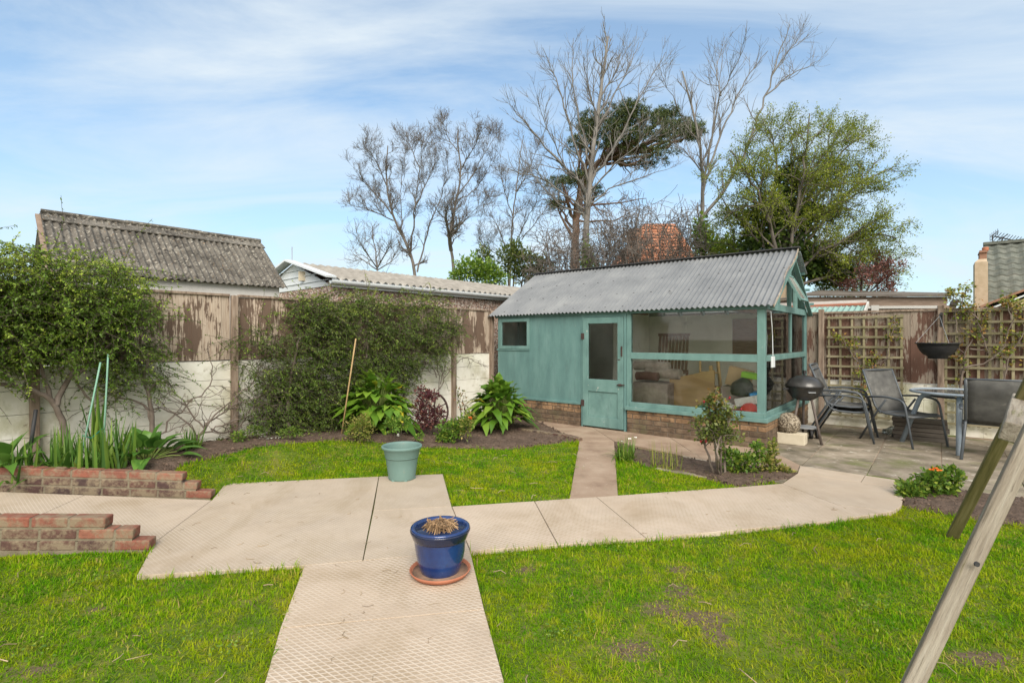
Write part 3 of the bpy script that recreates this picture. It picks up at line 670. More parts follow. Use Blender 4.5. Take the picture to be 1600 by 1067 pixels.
# brick walls of the ramp -------------------------------------------
def brick_wall(label, start_pt, length, steps, back, slope=.085, z0=0.0, ncourse=3):
    root = thing('brick_wall', label, 'brick wall', (start_pt[0], start_pt[1], 0), 0)
    bh, jl, bl, bw = .066, .010, .215, .10
    def put(mb, a, b, zb, h, inset=0):
        c = start_pt + WD * (a + b) / 2 + back * bw / 2; ax = Vector((WD[0], WD[1], slope)).normalized()
        y = Vector((back[0], back[1], 0)); z = ax.cross(y); 
        if z.z < 0: z = -z
        rot = Matrix((ax, y, z)).transposed()
        mb.box((c[0], c[1], z0 + slope * (a + b) / 2 + zb + h / 2), (b - a, bw - inset * 2, h), rot)
    tb, bb, mm = MB(), MB(), MB()
    for c in range(ncourse):
        a0 = steps[c]; zb = c * (bh + jl); x = a0; first = True
        end_len = bl if c % 2 == 0 else bl / 2
        put(mm, a0 + .004, length, zb - .012, bh + .006, .004)
        while x < length:
            L = end_len if first else bl; first = False
            top = (c == ncourse - 1) or (x < steps[c + 1] - .02)
            put(tb if top else bb, x, min(x + L, length + .3), zb, bh); x += L + jl
    put(mm, steps[0] + .02, length, -.08, .08, .002)
    mm.build('mortar', M['mortar'], root, True)
    bb.build('lower_bricks', M['brick'], root, True, bevel=.009)
    tb.build('top_bricks', M['brick_top'], root, True, bevel=.009)
s1 = np.array(G(330, 779)[:2])
brick_wall('low stepped brick wall with long red top course holding back the green bed plants', s1 - WN * 0, 3.2, [0, .12, .24, .36][:3], WN, .08, .0, 3)
s2 = np.array(GH(238, 861)[:2])
brick_wall('low stepped brick wall at the left edge of the picture, nearer the camera', s2, 2.6, [0.02, .12, .29], WN, .06, .01, 3)

# ------------------------------------------------------------------ boundary fences
def plank_panel(mb, a, b, z0, z1, nrm2, w=.1, t=.012):
    a = np.array(a); b = np.array(b); L = np.hypot(*(b - a)); d = (b - a) / L; n = int(L / w); w = L / n
    for i in range(n):
        c = a + d * (i + .5) * w + nrm2 * (.006 * (i % 2) + rng.uniform(-.002, .002)); dz = rng.uniform(-.006, .006)
        m = Matrix(((d[0], nrm2[0], 0), (d[1], nrm2[1], 0), (0, 0, 1)))
        mb.box((c[0], c[1], (z0 + z1) / 2 + dz), (w * 1.08, t, z1 - z0), m)
def left_fence():
    root = thing('boundary_fence', 'long peeling brown board fence on a white block wall behind the climbers', 'fence', (FA[0], FA[1], 0))
    mr = Matrix(((FD[0], FN[0], 0), (FD[1], FN[1], 0), (0, 0, 1)))
    w = MB()
    s0, s1_ = -4.2, 5.36
    # block courses
    nz = 5; hz = 1.18 / nz
    for c in range(-1, nz):
        s = s0
        while s < s1_:
            e = min(s + 1.83, s1_); q = FA + FD * (s + e) / 2 - FN * .06
            w.box((q[0], q[1], c * hz + hz / 2), (e - s - .0006, .12 + rng.uniform(-.002, .002), hz - .004), mr); s = e
    w.build('wall', M['white_wall'], root, True, bevel=.003)
    cuts = [-4.2, -2.9, -1.1, .75, 2.6, 4.4, 5.36]
    for a, b in zip(cuts[:-1], cuts[1:]):
        mb = MB(); plank_panel(mb, FA + FD * (a + .05), FA + FD * (b - .05), 1.19, 1.985, FN)
        mb.build('board_panel', M['fence_l'], root, True)
        q0 = FA + FD * (a + .05) + FN * .008; q1 = FA + FD * (b - .05) + FN * .008
        mb = MB().bar((q0[0], q0[1], 2.0), (q1[0], q1[1], 2.0), .05, .03); mb.build('cap_rail', M['post'], root, True, bevel=.004)
    for a in cuts[1:]:
        q = FA + FD * a + FN * .03
        MB().box((q[0], q[1], 1.0), (.075, .07, 2.0), mr).build('post', M['post'], root, True, bevel=.006)
left_fence()
FR0 = np.array([5.38, 8.76]); RD = -SU; RN = -SV       # right fence: runs right/forward, faces the camera
def rf(px):      # distance along the right fence of a photo column
    r = (px - 800) / F; return (r * FR0[1] - FR0[0]) / (RD[0] - r * RD[1])
def right_fence():
    root = thing('boundary_fence', 'weathered grey board fence on a low white wall behind the patio chairs', 'fence', (FR0[0], FR0[1], 0))
    mr = Matrix(((RD[0], RN[0], 0), (RD[1], RN[1], 0), (0, 0, 1)))
    w = MB(); s = -3.0; nz = 3; hz = .76 / nz
    for c in range(nz):
        s = -3.0 + (.22 if c % 2 else 0)
        while s < 4.4:
            e = min(s + .45, 4.4); q = FR0 + RD * (s + e) / 2 - RN * .07
            w.box((q[0], q[1], c * hz + hz / 2), (e - s - .0008, .12, hz - .002), mr); s = e
    w.build('wall', M['white_wall'], root, True, bevel=.006)
    cuts = [-3, -1.2, rf(1284), rf(1470), rf(1470) + 1.75, 4.4]
    for a, b in zip(cuts[:-1], cuts[1:]):
        mb = MB(); plank_panel(mb, FR0 + RD * (a + .04), FR0 + RD * (b - .04), .77, 1.88, RN, .105)
        mb.build('board_panel', M['fence_r'], root, True)
        q0 = FR0 + RD * (a + .04) + RN * .01; q1 = FR0 + RD * (b - .04) + RN * .01
        MB().bar((q0[0], q0[1], 1.9), (q1[0], q1[1], 1.9), .05, .03).build('cap_rail', M['post'], root, True, bevel=.004)
    for a in cuts[1:]:
        q = FR0 + RD * a + RN * .035
        MB().box((q[0], q[1], .98), (.08, .08, 1.96), mr).build('post', M['post'], root, True, bevel=.006)
right_fence()
def trellis(label, pa, pb, z0, z1, nx, nz, group):
    a, b = rf(pa), rf(pb); q = FR0 + RD * a + RN * .05
    root = thing('trellis', label, 'trellis', (q[0], q[1], 0), 0, group)
    mv, mh = MB(), MB()
    for i in range(nx):
        s = a + (b - a) * i / (nx - 1); p = FR0 + RD * s + RN * .045
        mv.bar((p[0], p[1], z0), (p[0], p[1], z1), .032, .016, (RN[0], RN[1], 0))
    for i in range(nz):
        z = z0 + .03 + (z1 - z0 - .06) * i / (nz - 1); p = FR0 + RD * (a - .03) + RN * .062; p2 = FR0 + RD * (b + .03) + RN * .062
        mh.bar((p[0], p[1], z), (p2[0], p2[1], z), .016, .034)
    mv.build('upright_slats', M['trellis'], root, True); mh.build('cross_slats', M['trellis'], root, True)
trellis('square wooden trellis between the summerhouse and the hanging bowl', 1296, 1409, .16, 1.84, 7, 11, 'trellises fixed to the right fence')
trellis('square wooden trellis right of the hanging bowl, climbed by thorny stems', 1478, 1640, .16, 1.9, 10, 11, 'trellises fixed to the right fence')

# ------------------------------------------------------------------ corrugated sheet
def corr(mb, o, ax, up, L, S, pitch, amp, k=8, rows=3, t=.006, sag=0.0):
    """o origin (eave corner), ax along eave, up along slope; both unit"""
    o, ax, up = v3(o), v3(ax).normalized(), v3(up).normalized(); n = ax.cross(up).normalized()
    if n.z < 0: n = -n
    nx = int(L / pitch * k) + 1; vs = []; fs = []
    for lay in (0, 1):
        for r in range(rows + 1):
            for i in range(nx):
                x = L * i / (nx - 1); h = amp * math.cos(2 * math.pi * x / pitch) - lay * t
                h += sag * math.sin(x * 2.3 + r * 1.1)
                vs.append(o + ax * x + up * (S * r / rows) + n * h)
    B = nx * (rows + 1)
    for r in range(rows):
        for i in range(nx - 1):
            a = r * nx + i; fs.append((a, a + 1, a + nx + 1, a + nx)); fs.append((B + a, B + a + nx, B + a + nx + 1, B + a + 1))
    for i in range(nx - 1): fs.append((i, B + i, B + i + 1, i + 1)); a = rows * nx + i; fs.append((a, a + 1, B + a + 1, B + a))
    for r in range(rows):
        a = r * nx; fs.append((a, a + nx, B + a + nx, B + a)); a = r * nx + nx - 1; fs.append((a, B + a, B + a + nx, a + nx))
    mb.add(vs, fs); return n

# ------------------------------------------------------------------ the summerhouse
SROT = math.atan2(SU[1], SU[0])
def shp(px, py, y=0.0):      # photo point on the plane a distance y in front (+) of the summerhouse front -> local coords
    c = SHC - y * SV; r = (px - 800) / F; t = (c[0] - r * c[1]) / (-SU[0] + r * SU[1]); Y = c[1] + SU[1] * t
    return (t, y, EYE - (py - HZ) / F * Y)
def spx(px): return shp(px, 530)[0]
def shedworld(x, y, z): q = SHC + SU * x - SV * y; return np.array([q[0], q[1], z])
SL, SW, SEAVE, SRIDGE = spx(778), 2.78, 1.90, 2.77
def summerhouse():
    root = thing('summerhouse', 'teal painted wooden summerhouse with corrugated grey roof and big glazed corner', 'summerhouse', (SHC[0], SHC[1], 0), SROT)
    b = MB
    xd0, xd1 = spx(979), spx(909); xg1 = spx(983)
    zs = .375                                                                  # top of brick plinth
    # plinth bricks
    bk, bk2, mo = MB(), MB(), MB()   # lower courses are darker, mossy bricks
    def row(a, e, y0, axis, bk=bk):
        for c in range(5):
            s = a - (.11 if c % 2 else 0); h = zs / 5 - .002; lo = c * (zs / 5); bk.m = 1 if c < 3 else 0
            while s < e:
                s0, s1_ = max(s, a), min(s + .215, e)
                if s1_ - s0 > .02:
                    if axis == 'x': bk.b2((s0 + .004, y0 - .1, lo + .004), (s1_ - .004, y0, lo + h - .005))
                    else: bk.b2((y0, -s1_ + .004, lo + .004), (y0 + .1, -s0 - .004, lo + h - .005))
                s += .225
    row(-.03, xd0 - .02, .03, 'x'); row(xd1 + .02, SL, .03, 'x', bk2); row(.075, SW, -.03, 'y')
    mo.b2((-.02, -.09, -.05), (xd0 - .03, .022, zs - .006)); mo.b2((xd1 + .03, -.09, -.05), (SL, .022, zs - .006)); mo.b2((-.022, -SW, -.05), (.08, -.092, zs - .006))
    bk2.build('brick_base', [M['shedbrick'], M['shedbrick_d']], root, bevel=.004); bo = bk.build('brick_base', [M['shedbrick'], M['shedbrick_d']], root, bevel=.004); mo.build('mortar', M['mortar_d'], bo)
    MB().b2((.1, -SW + .05, 0), (SL - .05, -.1, .03)).build('floor', M['concrete'], root)
    # solid boarded part
    wl = shp(782, 490); wr = shp(826, 543)
    xw0, xw1, zw0, zw1 = spx(826), spx(783), 1.30, 1.80
    pn = MB()
    pn.b2((xd1 + .0, -.03, zs), (xw0, .0, SEAVE - .03)); pn.b2((xw1, -.03, zs), (SL, 0, SEAVE - .03))
    pn.b2((xw0, -.03, zs), (xw1, 0, zw0)); pn.b2((xw0, -.03, zw1), (xw1, 0, SEAVE - .03))
    pn.build('boarded_wall', M['teal'], root, bevel=.003)
    MB().b2((xd1 + .01, 0, zs - .012), (SL + .02, .045, zs + .028)).build('sill', M['teal'], root, bevel=.004)
    MB().b2((xw0 - .03, 0.0, zw0 - .06), (SL + .02, .014, zw0 - .03)).b2((xw0 - .03, 0, zs + .03), (xw0 - .012, .006, SEAVE - .04)).build('cover_strip', M['teal'], root, bevel=.002)
    MB().b2((SL - .03, -SW, 0), (SL, -.03, SEAVE)).build('side_wall', M['teal'], root)
    mbk = MB().b2((SL * .45, .002, 1.08), (SL * .45 + .03, .02, 1.16)).b2((SL * .45 - .01, .02, 1.12), (SL * .45 + .04, .03, 1.135))
    mbk.build('bolt', M['rust'], root)
    # small window
    wf = MB()
    for lo, hi in (((xw0 - .03, -.01, zw0 - .03), (xw1 + .03, .022, zw0 + .03)), ((xw0 - .03, -.01, zw1 - .03), (xw1 + .03, .022, zw1 + .03)), ((xw0 - .03, -.01, zw0 + .03), (xw0 + .03, .022, zw1 - .03)), ((xw1 - .03, -.01, zw0 + .03), (xw1 + .03, .022, zw1 - .03))): wf.b2(lo, hi)
    w = wf.build('window', M['teal_worn'], root, bevel=.003); MB().b2((xw0 + .03, -.004, zw0 + .03), (xw1 - .03, .0, zw1 - .03)).build('pane', M['glass'], w)
    # door
    df = MB().b2((xd0 - .0, -.05, .0), (xd0 + .04, .016, SEAVE - .03)).b2((xd1 - .03, -.05, 0), (xd1, .016, SEAVE - .03)).b2((xd0 + .04, -.05, SEAVE - .09), (xd1 - .03, .016, SEAVE - .031))
    df.build('door_frame', M['teal'], root, bevel=.003)
    d0, d1, dz0, dz1 = xd0 + .045, xd1 - .035, .03, SEAVE - .095
    dg0, dg1 = d0 + .10, d1 - .10; zg0, zg1 = .80, dz1 - .10
    dm = MB().b2((d0, -.02, dz0), (dg0, .028, dz1)).b2((dg1, -.02, dz0), (d1, .028, dz1)).b2((dg0, -.02, zg1), (dg1, .028, dz1)).b2((dg0, -.02, zg0 - .20), (dg1, .028, zg0)).b2((dg0, -.02, dz0), (dg1, .028, dz0 + .16)).b2((dg0, -.012, dz0 + .16), (dg1, .010, zg0 - .2))
    d = dm.build('door', M['teal_worn'], root, bevel=.004)
    MB().b2((dg0, -.002, zg0), (dg1, .002, zg1)).build('pane', M['clear'], d)
    MB().bar((d0 + .10, .045, .73), (d0 - .03, .045, .735), .016, .016).b2((d0 + .03, .028, .715), (d0 + .07, .052, .75)).build('latch', M['rust'], d); MB().b2((d0 + .012, .028, 1.18), (d0 + .03, .05, 1.34)).build('handle', M['rust'], d)
    for z in (.35, 1.45): MB().b2((d1 - .03, .028, z), (d1 + .03, .034, z + .10)).build('hinge', M['rust'], d)
    # glazed front
    zr0, zr1 = 1.145, 1.245; gz1 = SEAVE - .05
    post = .095
    fr = MB().b2((0, -post, zs), (post, 0.0, SEAVE)); fr.build('corner_post', M['teal_worn'], root, bevel=.004)
    MB().b2((xd0 - .07, -.07, zs), (xd0 - .003, .004, SEAVE - .02)).build('post', M['teal_worn'], root, bevel=.004)
    gl0, gl1 = post, xd0 - .07
    MB().b2((gl0, -.06, zr0), (gl1, .006, zr1)).build('rail', M['teal_worn'], root, bevel=.004)
    MB().b2((-.05, -.07, zs - .02), (xd0 - .003, .07, zs + .035)).b2((-.01, -.06, zs + .035), (gl1, .03, zs + .10)).build('sill', M['teal_worn'], root, bevel=.004)
    MB().b2((-.02, -.06, gz1), (SL + .05, .03, gz1 + .07)).build('eave_beam', M['teal'], root, bevel=.004)
    MB().b2((gl0, -.034, zr1), (gl1, -.030, gz1)).build('pane', M['glass'], root)
    MB().b2((gl0, -.034, zs + .10), (gl1, -.030, zr0)).build('pane', M['glass'], root)
    # glazed gable end (x = 0 plane)
    ym = -1.62
    MB().b2((-.006, -SW + .06, zr0 + .01), (.05, -post - .002, zr1 - .01)).build('rail', M['teal_worn'], root, bevel=.004)
    MB().b2((-.05, -SW, zs - .02), (.06, -.072, zs + .035)).b2((0.0, -SW + .05, zs + .035), (.06, -post, zs + .10)).build('sill', M['teal_worn'], root, bevel=.004)
    MB().b2((0, ym - .03, zr1), (.05, ym + .03, gz1)).build('mullion', M['teal_worn'], root, bevel=.004)
    MB().b2((-.01, -SW, 0), (.07, -SW + .08, SEAVE + .02)).build('corner_post', M['teal'], root, bevel=.004)
    MB().b2((-.012, -SW + .08, gz1 + .002), (.06, -post, gz1 + .10)).build('tie_beam', M['teal_worn'], root, bevel=.004)
    for a, e, z0, z1 in ((ym + .03, -post, zr1, gz1), (-SW + .08, ym - .03, zr1, gz1), (-SW + .08, -post, zs + .10, zr0)):
        MB().b2((.020, a, z0), (.024, e, z1)).build('pane', M['glass'], root)
    # gable triangle
    yr = -SW / 2; zt = gz1 + .10
    gf = MB(); E = (0.02, .02, SEAVE - .03); Eb = (.02, -SW - .02, SEAVE - .03); A = (.02, yr, SRIDGE - .07)
    gf.bar(E, A, .05, .07, (1, 0, 0)); gf.bar(Eb, A, .05, .07, (1, 0, 0))
    for y in (-.85, -1.60, -2.05):
        zt2 = SEAVE + (SRIDGE - SEAVE) * (1 - abs(y - yr) / (SW / 2)) - .04
        gf.b2((0.002, y - .025, zt), (.042, y + .025, zt2))
    gf.bar((.02, -.95, SEAVE + .53), (.02, -1.62, SEAVE + .53), .036, .05)
    gf.build('gable_frame', M['teal_worn'], root)
    gt = MB(); gt.add([(.03, -.05, zt), (.03, -SW + .05, zt), (.03, yr, SRIDGE - .08), (.034, -.05, zt), (.034, -SW + .05, zt), (.034, yr, SRIDGE - .08)], [(0, 2, 1), (3, 4, 5), (0, 1, 4, 3), (1, 2, 5, 4), (2, 0, 3, 5)])
    gt.build('pane', M['glass'], root)
    # tilted vent windows, hinged at the top
    def vent(yc, wd, zt_, h, tilt):
        m = MB(); t = R(tilt)
        def q(y, l, o): return (-.03 - math.sin(t) * l - math.cos(t) * o, yc + y, zt_ - math.cos(t) * l + math.sin(t) * o)
        for a, bb in (((-wd / 2, 0), (wd / 2, 0)), ((-wd / 2, h), (wd / 2, h)), ((-wd / 2, 0), (-wd / 2, h)), ((wd / 2, 0), (wd / 2, h))):
            m.bar(q(a[0], a[1], 0), q(bb[0], bb[1], 0), .035, .03, (math.cos(t), 0, -math.sin(t)), .014)
        v = m.build('vent_window', M['teal_worn'], root)
        g = MB(); g.add([q(-wd / 2, 0, 0), q(wd / 2, 0, 0), q(wd / 2, h, 0), q(-wd / 2, h, 0), q(-wd / 2, 0, .004), q(wd / 2, 0, .004), q(wd / 2, h, .004), q(-wd / 2, h, .004)], [(0, 1, 2, 3), (7, 6, 5, 4), (0, 4, 5, 1), (1, 5, 6, 2), (2, 6, 7, 3), (3, 7, 4, 0)])
        g.build('pane', M['painted_sheen'], v)
    vent(-1.30, .50, SEAVE + .50, .42, 28)
    gs = lambda f: (-SW - .02 + f * (SW / 2 + .02), SEAVE + .02 + f * (SRIDGE - .05 - SEAVE))     # a point up the back slope
    for f in (.12, .38, .66):
        y, z = gs(f); MB().bar((-.13, y - .05, z + .03), (.02, y - .05, z + .03), .04, .04).build('purlin', M['teal'], root)
    y0_, z0_ = gs(.62); y1_, z1_ = gs(.98); MB().bar((-.07, y0_ - .03, z0_ + .06), (-.07, y1_ - .02, z1_ + .05), .17, .012, (0, -.6, .8)).build('roof_light', M['painted_sheen'], root)
    # roof
    r = MB(); Ls = SL + .32; oy = .10; run = SW / 2 + oy; rise = SRIDGE - SEAVE + .05; ln = math.hypot(run, rise)
    corr(r, (-.14, oy, SEAVE - .008), (1, 0, 0), (0, -run / ln, rise / ln), Ls, ln, .076, .0145, 8, 4, .004, .003)
    # nail heads
    r.m = 1; up = Vector((0, -run / ln, rise / ln)); nn = Vector((1, 0, 0)).cross(up); nn = nn if nn.z > 0 else -nn
    for fr_ in (.07, .33, .62, .9):
        for k in range(int(Ls / .304)):
            p = Vector((-.14 + .076 * (4 * k + 1), oy, SEAVE - .008)) + up * ln * (fr_ + rng.uniform(-.01, .01)) + nn * .010
            r.box(p, (.022, .022, .008))
    r.m = 0
    roof = r.build('roof', [M['tin'], M['dark_metal']], root, smooth=False)
    r2 = MB(); corr(r2, (-.06 + 2.6, -SW - oy, SEAVE - .008), (1, 0, 0), (0, run / ln, rise / ln), Ls - 2.68, ln, .076, .011, 6, 2, .004)
    r2.build('back_roof', M['tin'], root)
    bg = MB(); bz = SEAVE + .0
    for x in (.0, .43, .86, 1.3, 1.75, 2.2, 2.56): bg.bar((x + .02, -SW - .06, SEAVE - .02), (x + .02, yr, SRIDGE - .02), .04, .04)
    bg.build('rafter', M['teal'], root)
    g = MB(); g.add([(.0, -SW - .06, SEAVE + .012), (2.56, -SW - .06, SEAVE + .012), (2.56, yr, SRIDGE + .012), (0, yr, SRIDGE + .012), (.0, -SW - .06, SEAVE + .016), (2.56, -SW - .06, SEAVE + .016), (2.56, yr, SRIDGE + .016), (0, yr, SRIDGE + .016)], [(0, 1, 2, 3), (7, 6, 5, 4), (0, 4, 5, 1), (1, 5, 6, 2), (2, 6, 7, 3), (3, 7, 4, 0)]); g.build('roof_light', M['glass'], root)  # glazing widened along the unseen back slope to brighten the inside
    rc = MB().bar((-.16, yr, SRIDGE + .065), (Ls - .12, yr, SRIDGE + .065), .12, .018); rc.bar((-.16, yr - .055, SRIDGE + .052), (Ls - .12, yr - .055, SRIDGE + .052), .05, .012)
    rc.build('ridge_cap', M['dark_metal'], roof, bevel=.005)
    # torn flashing on the verge
    fl = MB(); pts = []
    for i in range(12):
        f = i / 11; pts.append(Vector((-.13 - .015 * math.sin(f * 9), oy - run * f, SEAVE - .0 + rise * f - .02 + .01 * math.sin(f * 14))))
    for a, bb in zip(pts[:-1], pts[1:]): fl.bar(a, bb, .010, .035, (0, 0, 1), .004)
    fl.build('verge_flashing', M['oldflash'], roof)
    MB().bar((-.10, .02, SEAVE - .045), (-.10, yr, SRIDGE - .06), .03, .06, (1, 0, 0)).bar((-.06, -SW - .05, SEAVE - .04), (-.06, yr, SRIDGE - .06), .03, .06, (1, 0, 0)).build('bargeboard', M['teal_worn'], root)
    # inside
    MB().b2((.08, -SW, 0), (SL - .03, -SW + .03, SEAVE + .02)).build('back_wall', M['white_inside'], root)
    MB().b2((xd1 + .06, -SW + .05, .03), (xd1 + .08, -1.2, SEAVE + .3)).b2((xd0 + .1, -SW + .032, 1.5), (xd0 + .16, -SW + .07, SEAVE)).b2((.1, -SW + .032, 1.72), (xd1, -SW + .07, 1.80)).build('partition', M['white_inside'], root)
    MB().b2((xd0 + .05, -.9, 1.86), (xd0 + .12, -.04, 1.94)).b2((.7, -SW + .1, 1.9), (.76, -.05, 1.97)).build('tie', M['darkwood'], root)
    MB().b2((-.032, -.42, zr0 - .08), (-.006, -.29, zr1 - .03)).build('socket_box', M['white_gloss'], root, bevel=.004)
    cd = MB(); cd.tube([(-.02, -.35, zr1 - .02), (-.012, -.36, 1.5), (-.02, -.30, 1.62), (-.012, -.27, 1.82)], .005, 6); cd.build('cable', M['white_gloss'], root)
summerhouse()
print('shed len', SL)

# things kept inside the summerhouse ---------------------------------
def inside():
    def at(px, py, y): return shedworld(*shp(px, py, y))
    def room(name, label, cat, px, py, y, rot=0):
        p = at(px, py, y); return thing(name, label, cat, p, SROT + rot)
    # plywood sheet leaning to the right
    x0 = shp(1047, 640, -.75)[0]; x1 = shp(1117, 640, -.75)[0]
    r = thing('plywood_sheet', 'tan plywood sheet leaning behind the lower front pane of the summerhouse', 'board', shedworld((x0 + x1) / 2, -.8, .03), SROT)
    w = abs(x0 - x1)
    mb = MB(); mb.prism([(-w / 2, .05), (w / 2, .05), (w / 2, .07), (-w / 2, .07)], 0, [.95, .78, .78, .95]); mb.build('board', M['ply'], r)
    mb = MB().bar((-w / 2 - .01, .05, .0), (-w / 2 + .12, -.12, 1.0), .05, .03, (0, 1, 0)); mb.build('edge_batten', M['ply'], r)
    # step ladder
    p = shp(1118, 640, -1.1); r = thing('step_ladder', 'narrow brown wooden step ladder standing beside the plywood sheet', 'ladder', shedworld(p[0], -1.1, .03), SROT)
    st = MB().bar((-.18, .12, 0), (.0, -.1, 1.1), .035, .06).bar((.2, .12, 0), (.28, -.1, 1.1), .035, .06)
    for i in range(4):
        f = .2 + i * .2; st.bar((-.18 + .18 * f, .12 - .22 * f, 1.1 * f), (.2 + .08 * f, .12 - .22 * f, 1.1 * f), .09, .02)
    st.build('ladder_frame', M['ply'], r)
    # carpets on a box
    p0 = shp(992, 620, -.55); p1 = shp(1046, 620, -.55); xm = (p0[0] + p1[0]) / 2; L = abs(p0[0] - p1[0])
    b = MB().box((0, 0, .36), (L, .5, .72)).build('storage_chest', M['carpet'], bevel=.02); b.location = shedworld(xm, -.72, .03); b.rotation_euler.z = SROT
    tag(b, 'drab brown covered chest with carpet rolls lying on it, seen through lower pane', 'chest')
    def roll(label, px0, px1, py, y, rad, m):
        a = shp(px0, py, y); c = shp(px1, py, y); L = abs(a[0] - c[0])
        z = (a[2] + c[2]) / 2
        o = MB(); 
        prof = []
        for i in range(40):   # spiral end
            t = i / 39; prof.append(t)
        o.tube([(-L / 2, 0, 0), (0, .0, .01), (L / 2, 0, 0)], rad, 20)
        for k in (.75, .5, .25): o.tube([(-L / 2 - .004 * k, 0, 0), (-L / 2 + .02, 0, 0)], rad * k, 18)
        q = o.build('carpet_roll', m, smooth=False); q.location = shedworld((a[0] + c[0]) / 2, y, z); q.rotation_euler.z = SROT
        tag(q, label, 'carpet', 'carpet rolls in the summerhouse')
    roll('grey carpet roll, highest of the rolls on the brown chest', 992, 1046, 572, -.8, .075, M['carpet'])
    roll('maroon carpet roll lying lowest on the brown chest', 995, 1028, 588, -.6, .07, M['carpet_r'])
    roll('pale fawn carpet roll poking right beyond the brown chest', 1010, 1064, 584, -.75, .085, M['carpet'])
    # slatted chair
    p = shp(1048, 552, -1.45); r = thing('slatted_chair', 'dark red slatted wooden chair high behind the upper front pane', 'chair', shedworld(p[0], -1.5, .03), SROT + .15)
    s = MB()
    for i in range(9): s.bar((-.24 + i * .06, .0, .86), (-.24 + i * .06, -.16, 1.5), .045, .015, (0, 1, 0))
    s.bar((-.28, -.16, 1.5), (.28, -.16, 1.5), .04, .05).bar((-.28, 0, .86), (.28, 0, .86), .04, .05); s.build('backrest', M['darkwood'], r)
    s = MB()
    for i in range(7): s.bar((-.27, .06 + i * .065, .84), (.27, .06 + i * .065, .84), .045, .018)
    s.build('seat', M['darkwood'], r)
    for x in (-.26, .26):
        MB().bar((x, -.12, 0), (x, .5, .84), .04, .03).build('leg', M['darkwood'], r); MB().bar((x, .5, 0), (x, -.02, .84), .04, .03).build('leg', M['darkwood'], r)
    # cardboard carton
    def block(name, label, cat, px0, px1, py0, py1, y, m, d=.3, rz=0, bev=.006, tilt=0):
        a = shp(px0, py1, y); c = shp(px1, py0, y); w, h = abs(a[0] - c[0]), abs(a[2] - c[2])
        o = MB().box((0, 0, 0), (w, d, h)).build(name, m, bevel=bev, seg=3); o.location = shedworld((a[0] + c[0]) / 2, y - d / 2, (a[2] + c[2]) / 2); o.rotation_euler = (0, R(tilt), SROT + R(rz))
        return tag(o, label, cat)
    block('stacked_crate', 'plain grey crate standing at the bottom behind the glazed corner', 'crate', 1126, 1178, 606, 642, -.65, M['carpet'], .5)
    block('cardboard_carton', 'tilted brown cardboard carton behind the right end of the lower pane', 'box', 1132, 1170, 577, 604, -.7, M['card'], .34, 12, .004, -14)
    block('lime_tray', 'bright lime green plastic tray behind the lower pane near the corner post', 'tray', 1157, 1181, 583, 591, -.5, M['lime'], .2, 5, .008, -8)
    block('blue_tub', 'bright blue plastic tub behind the glass at the glazed corner', 'tub', 1166, 1194, 614, 629, -.34, M['bluebox'], .3, 20, .02, 10)
    block('foam_board', 'narrow white board lying slanted in front of the blue tub', 'board', 1148, 1182, 622, 632, -.2, M['whitebag'], .12, 0, .004, 14)
    def dome(name, label, cat, px, py, y, rx, rz, m, ry=.15, wob=.12):
        p = list(shp(px, py, y)); p[0] = max(p[0], rx * 1.25 + .05); n = 22; o = MB(); prof = [(1, -.9), (1.03, -.5), (.98, 0), (.86, .45), (.6, .8), (.3, .96), (0.01, 1)]
        vs = []
        o.lathe([(r_, z_) for r_, z_ in prof], n=n)
        o.v = [(x * rx * (1 + wob * math.sin(5 * y_ + 3 * z_)), y_ * ry, z_ * rz * (1 + wob * math.sin(4 * x + 2))) for x, y_, z_ in o.v]
        q = o.build(name, m, smooth=True); q.location = shedworld(p[0], y, p[2]); q.rotation_euler.z = SROT; return tag(q, label, cat)
    dome('black_bin_bag', 'bulging black bin bag below the cardboard carton', 'bag', 1160, 605, -.5, .15, .13, M['blackbag'])
    dome('white_sack', 'crumpled white sack lying at the bottom of the lower front pane', 'sack', 1122, 634, -.22, .23, .085, M['whitebag'], .1)
    dome('green_sack', 'small green sack beside the white sack at the pane foot', 'sack', 1103, 637, -.16, .11, .07, M['greenbag'], .07)
    dome('red_tub', 'shiny red plastic dome behind the pane bottom next to corner post', 'tub', 1171, 643, -.17, .13, .12, M['redplastic'], .1, 0)
    dome('blue_sack', 'blue sack slumped inside the gable glass above the stone planter', 'sack', 1209, 634, -2.0, .2, .17, M['bluebox'], .2)
    o = MB().box((0, 0, 0), (.5, .02, .62)).build('brown_panel', M['darkwood'], bevel=.004); p = shp(1160, 527, -1.9); o.location = shedworld(p[0], -2.2, p[2] + .02); o.rotation_euler.z = SROT
    tag(o, 'plain dark brown panel hung at the back behind the upper front pane', 'panel')
inside()

